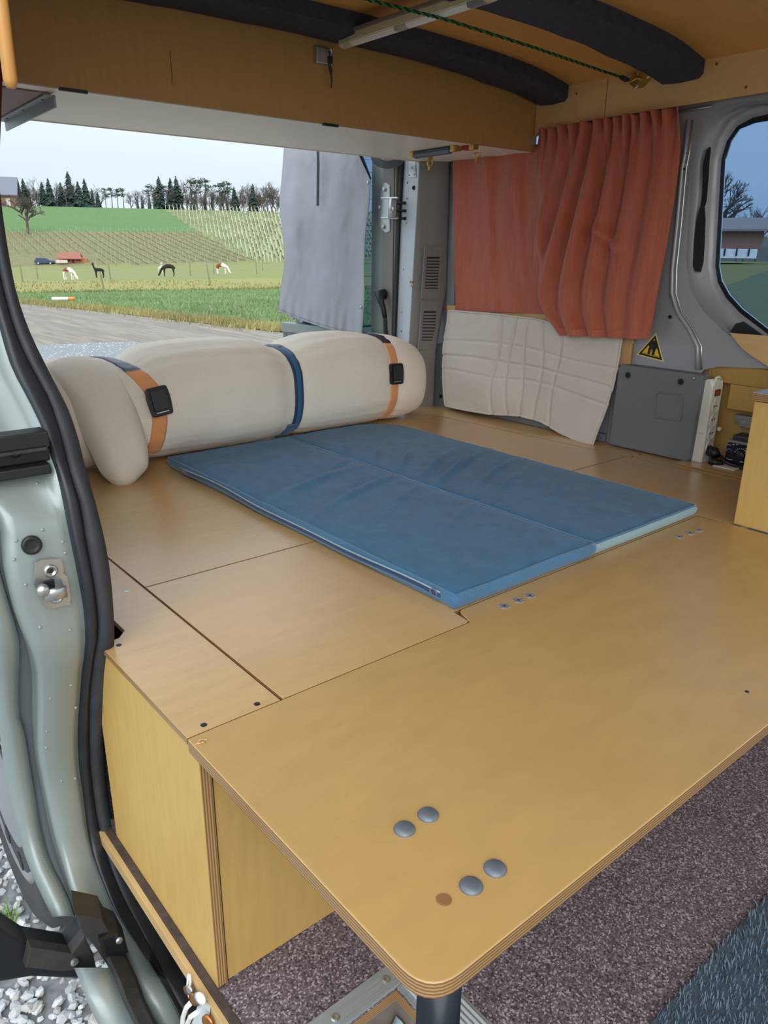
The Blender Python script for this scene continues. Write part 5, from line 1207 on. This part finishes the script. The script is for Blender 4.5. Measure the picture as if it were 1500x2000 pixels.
def quad_body(name, base, face, neckup, mats, label, s=1.0, patches=None):
    """alpaca: one continuous skinned body; face = heading in the ground plane"""
    f = Vector(face).normalized(); sd_ = Vector((-f.y, f.x, 0)); U = Vector((0, 0, 1))
    P = lambda a, b, c: base+(f*a+sd_*b+U*c)*s
    V = [(P(-.42, 0, .86), .17), (P(-.15, 0, .90), .20), (P(.15, 0, .90), .20), (P(.36, 0, .86), .17)]; E_ = [(0, 1), (1, 2), (2, 3)]
    if neckup: nk = [((.52, 0, 1.10), .10), ((.58, 0, 1.35), .085), ((.62, 0, 1.52), .09), ((.76, 0, 1.50), .055)]
    else: nk = [((.54, 0, .70), .12), ((.66, 0, .46), .095), ((.76, 0, .24), .10), ((.88, 0, .10), .06)]
    prev = 3
    for p, r_ in nk: V.append((P(*p), r_)); E_.append((prev, len(V)-1)); prev = len(V)-1
    head = prev-1
    for sgn in (-1, 1):
        p, _ = nk[2]; V.append((P(p[0]-.04, sgn*.06, p[2]+(.14 if neckup else .08)), .022)); E_.append((head, len(V)-1))
        for root, x, kx in ((0, -.40, .05), (3, .34, -.02)):
            V.append((P(x, sgn*.12, .58), .085)); E_.append((root, len(V)-1)); V.append((P(x-kx, sgn*.12, .32), .055)); E_.append((len(V)-2, len(V)-1)); V.append((P(x, sgn*.12, .02), .045)); E_.append((len(V)-2, len(V)-1))
    V.append((P(-.56, 0, .74), .05)); E_.append((0, len(V)-1))
    me = bpy.data.meshes.new(name); me.from_pydata([v-base for v, _ in V], E_, []); o = bpy.data.objects.new(name, me); col.objects.link(o); o.location = base
    md = o.modifiers.new('skin', 'SKIN'); md.use_smooth_shade = True
    for i, (_, r_) in enumerate(V): me.skin_vertices[0].data[i].radius = (r_*s, r_*s); me.skin_vertices[0].data[i].use_root = i == 1
    md = o.modifiers.new('sub', 'SUBSURF'); md.levels = 1; md.render_levels = 1
    me.materials.append(mats); setp(o, label, 'alpaca', 'alpacas on the paddock'); return o
def pied(name, f):
    q = NT(name); a = q.n('SeparateXYZ'); q.l(q.co.outputs['Object'], a.inputs[0]); n = q.noise(2.2, 2)
    d = q.n('VectorMath', operation='DOT_PRODUCT'); q.l(q.co.outputs['Object'], d.inputs[0]); d.inputs[1].default_value = tuple(f)
    m1 = q.n('Math', operation='MULTIPLY_ADD'); q.l(n, m1.inputs[0]); m1.inputs[1].default_value = .7; q.l(d.outputs['Value'], m1.inputs[2])
    m2 = q.n('Math', operation='LESS_THAN'); q.l(m1.outputs[0], m2.inputs[0]); m2.inputs[1].default_value = .36
    m3 = q.n('Math', operation='GREATER_THAN'); q.l(a.outputs[2], m3.inputs[0]); m3.inputs[1].default_value = .64
    m4 = q.n('Math', operation='MULTIPLY'); q.l(m2.outputs[0], m4.inputs[0]); q.l(m3.outputs[0], m4.inputs[1])
    q.base(q.mix(m4.outputs[0], lin((232, 222, 212)), lin((136, 74, 46)))); q.b.inputs['Roughness'].default_value = .95; return q.m
BLK = mat('black_fleece', (34, 32, 36), .95, var=.2); DBR = mat('dark_brown_fleece', (46, 36, 34), .95, var=.2); WHT = mat('white_fleece', (226, 222, 214), .95)
def sz(b, hpx, hm): return hpx/FPX*(b-CAM).dot(fw)/hm
b = ground_at(136, 548); f_ = HT*.8-HN*.5; quad_body('alpaca', b, f_, False, pied('pied_fleece', f_.normalized()), 'brown and white alpaca grazing nearest the red hut', sz(b, 24, 1.06))
b = ground_at(195, 543); f_ = -HT*.95-HN*.3; quad_body('alpaca', b, f_, True, BLK, 'black alpaca standing with its neck raised', sz(b, 28, 1.62))
b = ground_at(330, 541); f_ = -HT; quad_body('alpaca', b, f_, False, DBR, 'dark brown alpaca grazing in the middle of the paddock', sz(b, 24, 1.06))
b = ground_at(434, 536); f_ = HT*.9-HN*.3; quad_body('alpaca', b, f_, False, pied('pied_fleece_two', f_.normalized()), 'pied alpaca grazing nearest the grey door curtain', sz(b, 21, 1.06))
b = ground_at(314, 535); f_ = -HN*.6+HT*.2; quad_body('alpaca', b, f_, True, WHT, 'white alpaca half hidden behind the dark grazing one', sz(b, 21, 1.62))
# red hut below the vineyard
hb = ground_at(140, 514); ux, uy = HT, HN; su = (hb-CAM).dot(fw)/FPX   # metres per pixel there
ht = thing('red_hut', hb, 'small red hut with tiled roof below the vineyard', 'hut')
def hp3(a, b, c): return hb+ux*a+uy*b+Vector((0, 0, c))
RED = mat('red_hut_boards', (160, 88, 72), .8, var=.1, vscale=1); TILE = mat('red_roof_tiles', (152, 96, 82), .85, var=.15, vscale=2); OCH = mat('ochre_boards', (170, 112, 74), .8)
L_, w_, h_ = 22*su, 4.5, 9*su
G().prism([hp3(-L_, 0, -.3), hp3(L_*.8, 0, -.3), hp3(L_*.8, 0, h_), hp3(-L_, 0, h_)], uy*w_).ob('wall', RED, ht)
G().prism([hp3(-L_*1.25, -.9, h_*.95), hp3(-L_*1.02, w_*.5, h_*2.2), hp3(L_*.72, w_*.5, h_*2.2), hp3(L_*.9, -.9, h_*.95)], Vector((0, 0, -.18))).ob('roof', TILE, ht)
G().prism([hp3(-L_*1.25, w_+.6, h_*.95), hp3(-L_*1.02, w_*.5, h_*2.2), hp3(L_*.72, w_*.5, h_*2.2), hp3(L_*.9, w_+.6, h_*.95)], Vector((0, 0, -.18))).ob('roof', TILE, ht)
G().prism([hp3(L_*.8, .2, -.3), hp3(L_*1.3, .2, -.3), hp3(L_*1.3, .2, h_*.95), hp3(L_*.8, .2, h_*1.3)], uy*2.5).ob('annex', OCH, ht)
DK = mat('dark_opening', (70, 44, 44), .8)
for a, b, c, d in [(-.62, -.38, .35, .85), (-.3, -.12, .35, .85), (.05, .25, 0, .9), (.40, .56, .4, .85), (.62, .75, .4, .85)]:
    G().prism([hp3(L_*a, -.06, h_*c), hp3(L_*b, -.06, h_*c), hp3(L_*b, -.06, h_*d), hp3(L_*a, -.06, h_*d)], uy*.05).ob('door' if c == 0 else 'window', DK, ht)
for k, a in enumerate((-1.0, -.7, -.45)):
    G().box(*sum(([v-e, v+e] for v, e in zip(hp3(L_*a, -2.0, .35), (.5, .3, .35))), []), .1).ob('woodpile', mat('stacked_white_bags', (206, 196, 188), .8), ht)
# parked car
kb = ground_at(87, 517); kt = thing('parked_car', kb, 'dark blue estate car parked beside the red hut', 'car')
def kp(a, b, c): return kb+ux*a+uy*b+Vector((0, 0, c))
CARB = mat('dark_blue_car_paint', (44, 62, 92), .3, .3); CARG = mat('car_glass', (60, 78, 92), .1)
prof = [(-2.1, .35), (2.1, .35), (2.15, .65), (2.0, .88), (1.1, .95), (-1.0, .98), (-2.1, .95), (-2.2, .6)]
G().prism([kp(a, 0, b) for a, b in prof], uy*1.7, .05).ob('body', CARB, kt)
G().prism([kp(a, .12, b) for a, b in [(-2.0, .94), (1.1, .94), (.45, 1.42), (-1.75, 1.45)]], uy*1.46, .05).ob('cabin', CARG, kt)
G().prism([kp(a, .15, b) for a, b in [(.42, 1.40), (-1.75, 1.43), (-1.70, 1.5), (.2, 1.48)]], uy*1.4, .02).ob('roof', CARB, kt)
for a in (-1.3, 1.3): G().lathe([(.32, -.1), (.32, .1), (.18, .12)], kp(a, .02, .32), -uy, 16).ob('wheel', BLACKPL, kt); G().lathe([(.19, .11), (.17, .13)], kp(a, .02, .32), -uy, 12).ob('hubcap', STEEL, kt)

# ---------------------------------------------------------------- vineyards: posts and rows, far too many to tell apart
def stick(g_, p, h, r_, lean=0):
    a = Vector((r_, 0, 0)); b = Vector((-r_*.5, r_*.87, 0)); c = Vector((-r_*.5, -r_*.87, 0)); t = p+Vector((lean, 0, h))
    g_.add([p+a, p+b, p+c, t+a, t+b, t+c], [[0, 1, 4, 3], [1, 2, 5, 4], [2, 0, 3, 5], [3, 4, 5]])
rv = random.Random(5); g1, g2, g3, g4 = G(), G(), G(), G()
dirv = Vector((-55, 15)).normalized(); perp = Vector((-dirv.y, dirv.x))
for i in range(-70, 95):
    for j in range(-2, 34):
        q = Vector((222, 0))+perp*(i*2.2)+dirv*((j-16)*4.6+rv.uniform(-.5, .5))
        u, v = q
        if not (192 < u < 262 and -90 < v < 60) or hillkind(u, v) != 0 or (u < 214 and -34 < v < -14): continue
        p = uv(u, v); stick(g1, p, rv.uniform(1.5, 1.9), .05, rv.uniform(-.1, .1))
        q2 = q+dirv*4.6
        if hillkind(*q2) == 0 and q2[0] > 192:
            p2 = uv(*q2); d_ = (p2-p); n_ = Vector((0, 0, 1))
            for z0_, z1_ in ((.35, 1.15),):
                jx = [rv.uniform(-.12, .12) for _ in range(2)]
                a = p+n_*(z0_+jx[0]); b = p2+n_*(z0_+jx[1]); g3.add([a, b, b+n_*.20, a+n_*.20], [[0, 1, 2, 3]])
for i in range(-4, 120):
    for j in range(0, 36):
        u = 193+j*3.2+rv.uniform(-.4, .4); v = (i*1.15)*(1+.75*(u-250)/250)
        if hillkind(u, v) != 2 or u > 304: continue
        p = uv(u, v); stick(g2, p, rv.uniform(1.7, 2.3), .042, rv.uniform(-.12, .12))
        if rv.random() < .45:
            c = p+Vector((0, 0, .6)); g4.add([c, c+HN*2.8+Vector((0, 0, .25)), c+HN*2.8+Vector((0, 0, .75)), c+Vector((0, 0, .45))], [[0, 1, 2, 3]])
setp(g1.ob('vine_posts', mat('grey_vine_post', (188, 184, 152), .9)), 'thin posts of the brownish slanting vineyard', 'vine posts', kind='stuff')
setp(g2.ob('vine_posts', mat('pale_vine_post', (226, 226, 202), .9)), 'dense pale posts of the right-hand vineyard', 'vine posts', kind='stuff')
VINE = mat('bare_vine_wood', (116, 108, 86), .95, var=.2)
setp(g3.ob('vine_rows', VINE), 'dark bare vines along the slanting rows', 'vines', kind='stuff'); setp(g4.ob('vine_rows', VINE), 'bare vines between the pale posts', 'vines', kind='stuff')

# ---------------------------------------------------------------- trees on the ridge
BARK = mat('grey_bark', (96, 88, 84), .95, var=.2); TWIG = mat('winter_twigs', (94, 86, 84), .95, var=.15); NEED = mat('spruce_needles', (54, 74, 66), .95, var=.25, vscale=.8); PINE = mat('pine_needles', (70, 88, 70), .95, var=.25, vscale=.8)
def spruce_mesh(seed):
    r_ = random.Random(seed); c = G()
    for k in range(26):
        t = k/25; z = .10+.88*t; rad = ((1-t)**.75*.20+.02)*r_.uniform(.75, 1.15)
        for j in range(11):
            a = r_.uniform(0, 6.28); l = rad*r_.uniform(.6, 1.15); d = Vector((math.cos(a), math.sin(a), 0)); n = Vector((-d.y, d.x, 0))*l*.34; b = Vector((0, 0, z))
            tip = b+d*l+Vector((0, 0, -l*.45)); m_ = b+d*l*.5+Vector((0, 0, -l*.05))
            c.add([b+Vector((0, 0, .03)), m_+n, tip, m_-n, m_+Vector((0, 0, .022))], [[0, 1, 4], [1, 2, 4], [2, 3, 4], [3, 0, 4]])
    return c, G().tube([(0, 0, 0), (0, 0, .95)], [.018, .003], 6)
def pine_mesh(seed):
    r_ = random.Random(seed); c = G(); tr_ = G().tube([(0, 0, 0), (r_.uniform(-.01, .01), 0, .5), (r_.uniform(-.02, .02), 0, .92)], [.016, .012, .004], 6)
    for k in range(15):
        a = r_.uniform(0, 6.28); z = r_.uniform(.55, .97); rr = r_.uniform(.03, .16)*(1.1-abs(z-.75)*1.8); o_ = Vector((math.cos(a)*rr, math.sin(a)*rr, z)); tr_.tube([(0, 0, z-.05), o_], [.005, .002], 4)
        for q in range(26):
            d = Vector((r_.gauss(0, 1), r_.gauss(0, 1), r_.gauss(0, .55)))*.032; p = o_+d; e = .020
            c.add([p+Vector((r_.uniform(-e, e), r_.uniform(-e, e), r_.uniform(-e, e))) for _ in range(4)], [[0, 1, 2], [0, 2, 3], [0, 1, 3]])
    return c, tr_
def bare_mesh(seed, spread=.5, depth=5, r0_=.02, dec=.58):
    r_ = random.Random(seed); w_, tr_ = G(), G()
    def grow(p, d, l, rad, lev):
        m_ = p+d*l*.5+Vector((r_.uniform(-1, 1), r_.uniform(-1, 1), 0))*l*.06; e = p+d*l; (tr_ if lev < 2 else w_).tube([p, m_, e], [rad, rad*.85, rad*.65], 5 if lev < 2 else 3, cap=False)
        if lev == depth: return
        for k in range(3 if lev else 5):
            v = (d+Vector((r_.gauss(0, 1), r_.gauss(0, 1), r_.gauss(0, .5)))*spread+Vector((0, 0, .10))).normalized()
            grow(p.lerp(e, r_.uniform(.6, 1)), v, l*r_.uniform(.58, .82), rad*dec, lev+1)
    grow(Vector((0, 0, 0)), Vector((0, 0, 1)), .27 if depth < 6 else .20, r0_, 0)
    return w_, tr_
KINDS = {}
for nm, fn, cm, n in (('spruce', spruce_mesh, NEED, 3), ('pine', pine_mesh, PINE, 3), ('bare', bare_mesh, TWIG, 4)):
    for k in range(n):
        c, t = fn(20+k); ms = []; zt_ = max(p.z for p in c.v+t.v)
        for p in c.v+t.v: p *= 1/zt_
        for g_, m, pn in ((c, cm, 'crown'), (t, BARK, 'trunk')):
            me = bpy.data.meshes.new(pn); me.from_pydata(g_.v, [], g_.f); me.materials.append(m); ms.append(me)
        KINDS[nm, k] = ms
def tree(kind, var, base, h, wide, label, group='trees along the ridge'):
    t = thing({'spruce': 'spruce_tree', 'pine': 'pine_tree', 'bare': 'bare_tree'}[kind], base, label, 'tree', group)
    for me, pn in zip(KINDS[kind, var], ('crown', 'trunk')):
        o = bpy.data.objects.new(pn, me); link(o, t); o.scale = (h*wide, h*wide, h); o.rotation_euler.z = rv.uniform(0, 6.28); WL[o] = Vector(base)
    return t
def ridge(px, pxh, kind, wide=1.0, du=0., label=None):
    az = math.atan2(*reversed(ray(px, 470)[:2])); d = Vector((math.cos(az), math.sin(az), 0)); k = (316+du)/d.dot(HN); p = d*k; p.z = gz(p.x, p.y)
    depth = (p-CAM).dot(fw); tree(kind, rv.randrange(4 if kind == 'bare' else 3), p-Vector((0, 0, .3)), pxh/FPX*depth*.95, wide, label)
LAB = {'spruce': 'dark spruce', 'pine': 'bare-trunked pine', 'bare': 'leafless grey tree'}
ONES = ['', 'first', 'second', 'third', 'fourth', 'fifth', 'sixth', 'seventh', 'eighth', 'ninth', 'tenth', 'eleventh', 'twelfth', 'thirteenth', 'fourteenth', 'fifteenth', 'sixteenth', 'seventeenth', 'eighteenth', 'nineteenth']
TENS = {2: ('twentieth', 'twenty'), 3: ('thirtieth', 'thirty'), 4: ('fortieth', 'forty'), 5: ('fiftieth', 'fifty'), 6: ('sixtieth', 'sixty')}
def ordinal(n): return ONES[n] if n < 20 else TENS[n//10][0] if n % 10 == 0 else TENS[n//10][1]+'-'+ONES[n % 10]
named = {147: 'tallest dark spruce left of the gap in the ridge wood', 177: 'spruce just right of the tallest one on the ridge', 200: 'small low spruce at the gap in the ridge wood', 408: 'tallest pine on the ridge above the dark alpaca', 248: 'rightmost pine of the small group at the gap in the ridge'}
lst = [(20, 34, 'spruce'), (34, 40, 'spruce'), (47, 36, 'bare'), (60, 50, 'spruce'), (70, 42, 'bare'), (82, 55, 'bare'), (95, 44, 'spruce'), (108, 52, 'spruce'), (120, 46, 'bare'), (131, 46, 'spruce'), (139, 42, 'bare'), (147, 66, 'spruce'), (156, 46, 'bare'), (164, 48, 'spruce'), (177, 53, 'spruce'), (190, 44, 'bare'), (200, 28, 'spruce'),
       (214, 36, 'pine'), (226, 38, 'pine'), (237, 36, 'pine'), (248, 38, 'pine'), (262, 32, 'bare'), (274, 36, 'bare'), (286, 38, 'bare'), (298, 46, 'pine'), (308, 46, 'bare'), (319, 60, 'spruce'), (327, 48, 'pine'), (334, 46, 'bare'), (341, 58, 'spruce'), (352, 62, 'spruce'), (362, 50, 'bare'), (370, 60, 'bare'), (380, 56, 'pine'), (390, 60, 'pine'), (399, 46, 'bare'), (408, 62, 'pine'),
       (420, 46, 'bare'), (434, 52, 'pine'), (441, 46, 'bare'), (450, 56, 'pine'), (462, 44, 'spruce'), (470, 48, 'bare'), (480, 48, 'bare'), (489, 54, 'bare'), (498, 50, 'spruce'), (507, 52, 'bare'), (516, 56, 'bare'), (525, 52, 'bare'), (534, 56, 'bare'), (543, 52, 'bare'), (552, 52, 'bare')]
for k, (px, hh, kd) in enumerate(lst):
    ridge(px, hh+4, kd, {'spruce': 1.35, 'pine': 1.45, 'bare': .95}[kd], rv.uniform(-6, 4), named.get(px, '%s, %s tree from the left along the front of the ridge wood' % (LAB[kd], ordinal(k+1))))
for px in list(range(12, 205, 5))+list(range(262, 300, 8))+list(range(300, 562, 4)):      # denser wood behind the front row
    kd = rv.choice(['bare', 'bare', 'spruce'] if px < 460 else ['bare', 'bare', 'bare', 'pine']); ridge(px+rv.uniform(-3, 3), rv.uniform(32, 46)*(.75 if 262 <= px < 300 else 1), kd, .9, rv.uniform(10, 44), {'bare': 'leafless tree deep in the ridge wood', 'spruce': 'dark conifer deep in the ridge wood', 'pine': 'pine deep in the ridge wood'}[kd])
# spreading bare tree on the meadow and the farmhouse behind it
b = ground_at(56, 456); hh = 72/FPX*(b-CAM).dot(fw)
me = bare_mesh(81, .55, 6, .021, .64); KINDS['bare', 9] = []; zt_ = max(p.z for p in me[0].v)
for p in me[0].v+me[1].v: p *= 1/zt_
for g_, m, pn in ((me[0], TWIG, 'crown'), (me[1], BARK, 'trunk')):
    q = bpy.data.meshes.new(pn); q.from_pydata(g_.v, [], g_.f); q.materials.append(m); KINDS['bare', 9].append(q)
tree('bare', 9, b, hh, 1.2, 'spreading leafless tree standing alone on the meadow', None)
fb = uv(302, -47.5); fh = thing('farmhouse', fb, 'grey roofed farmhouse at the left edge of the ridge', 'house')
def fp(a, b, c): return fb+HT*a+HN*b+Vector((0, 0, c))
G().prism([fp(-14, 0, -1), fp(3.5, 0, -1), fp(3.5, 0, 4), fp(-14, 0, 4)], HN*9).ob('wall', mat('farm_wall', (132, 98, 86), .9), fh)
for y_, z_ in ((-1, 3.6), (10, 3.6)): G().prism([fp(-14.5, y_, z_), fp(4.5, y_, z_), fp(4.5, 4.5, 9.5), fp(-14.5, 4.5, 9.5)], Vector((0, 0, -.3))).ob('roof', mat('slate_roof', (118, 122, 134), .8), fh)
for a in (-3, .5): G().prism([fp(a, -.1, 0), fp(a+1.3, -.1, 0), fp(a+1.3, -.1, 2.4), fp(a, -.1, 2.4)], HN*.08).ob('door', mat('pale_door', (206, 200, 192), .8), fh)

# ---------------------------------------------------------------- seen through the tinted side window: barn, wall, trees
az = lambda px: math.atan2(*reversed(ray(px, 490)[:2]))
def far(px, dist, z=None): a = az(px); p = Vector((math.cos(a)*dist, math.sin(a)*dist, 0)); p.z = gz(p.x, p.y) if z is None else z; return p
bd = 62.0; mz = lambda py, px=1450: CAM.z+ray(px, py).normalized().z/math.hypot(*ray(px, py).normalized()[:2])*bd
p0, p1 = far(1380, bd), far(1487, bd); un = (p1-p0).normalized(); nn = Vector((un.y, -un.x, 0)); nn = nn if nn.dot(p0) > 0 else -nn
bn = thing('barn', p0.lerp(p1, .5), 'brown barn with grey roof and white base seen through the tinted window', 'barn')
def bp_(px, py, dn=0.): q = far(px, bd, 0); q.z = mz(py); return q+nn*dn
def lv(p, z): return Vector((p.x, p.y, z))
zb, zm, zt, zr_ = mz(500), mz(486), mz(449), mz(424)
G().prism([lv(p0, zm), lv(p1, zm), lv(p1, zt), lv(p0, zt)], nn*10).ob('wall', mat('barn_boards', (150, 106, 92), .85, var=.12, vscale=1, stretch=(8, 8, .4)), bn)
G().prism([lv(p0, zb-.15), lv(p0.lerp(p1, .93), zb-.15), lv(p0.lerp(p1, .93), zm), lv(p0, zm)], nn*9.9).ob('white_base', mat('white_base_wall', (236, 232, 228), .8), bn)
G().prism([lv(p0-nn*.8-un, zt-.1), lv(p1-nn*.8+un, zt-.1), lv(p1+nn*5+un, zr_), lv(p0+nn*5-un, zr_)], Vector((0, 0, .15))).ob('roof', mat('barn_roof', (138, 124, 116), .85), bn)
for t_ in (.12, .34, .56, .78): c = p0.lerp(p1, t_); G().tube([lv(c, zb)-nn*.1, lv(c, zm)-nn*.1], .06, 6).ob('base_post', BLACKPL, bn)
G().prism([lv(p0.lerp(p1, -.2), zm)-nn*.05, lv(p0.lerp(p1, .18), zm)-nn*.05, lv(p0.lerp(p1, .18), zt)-nn*.05, lv(p0.lerp(p1, -.2), zt)-nn*.05], nn*.04).ob('barn_door', mat('barn_door_boards', (120, 78, 66), .85), bn)
for px, pyb, hpx, k, lb in [(1405, 425, 75, 9, 'bare tree rising beside the barn in the tinted window'), (1478, 424, 28, 1, 'small round tree behind the barn roof in the tinted window'), (1454, 424, 16, 2, 'tiny tree on the skyline behind the barn'), (1440, 424, 12, 3, 'low bush on the skyline behind the barn')]:
    dd = 95.0; p = far(px, dd, 0); d_ = ray(px, pyb).normalized(); zb2 = CAM.z+d_.z/math.hypot(d_.x, d_.y)*dd; p.z = gz(p.x, p.y); hgt = hpx/FPX*dd*1.05+(zb2-p.z)
    tree('bare', k, p, hgt, .8, lb, 'trees beyond the barn')
o = G().tube([far(1370, 140, -1), far(1440, 140, -1), far(1520, 140, -1), far(1620, 140, -1)], [3.2, 4.5, 4, 3], 8).ob('far_hedge', mat('dim_hedge', (96, 92, 84), .95)); setp(o, 'dim hedge line behind the barn', 'hedge')
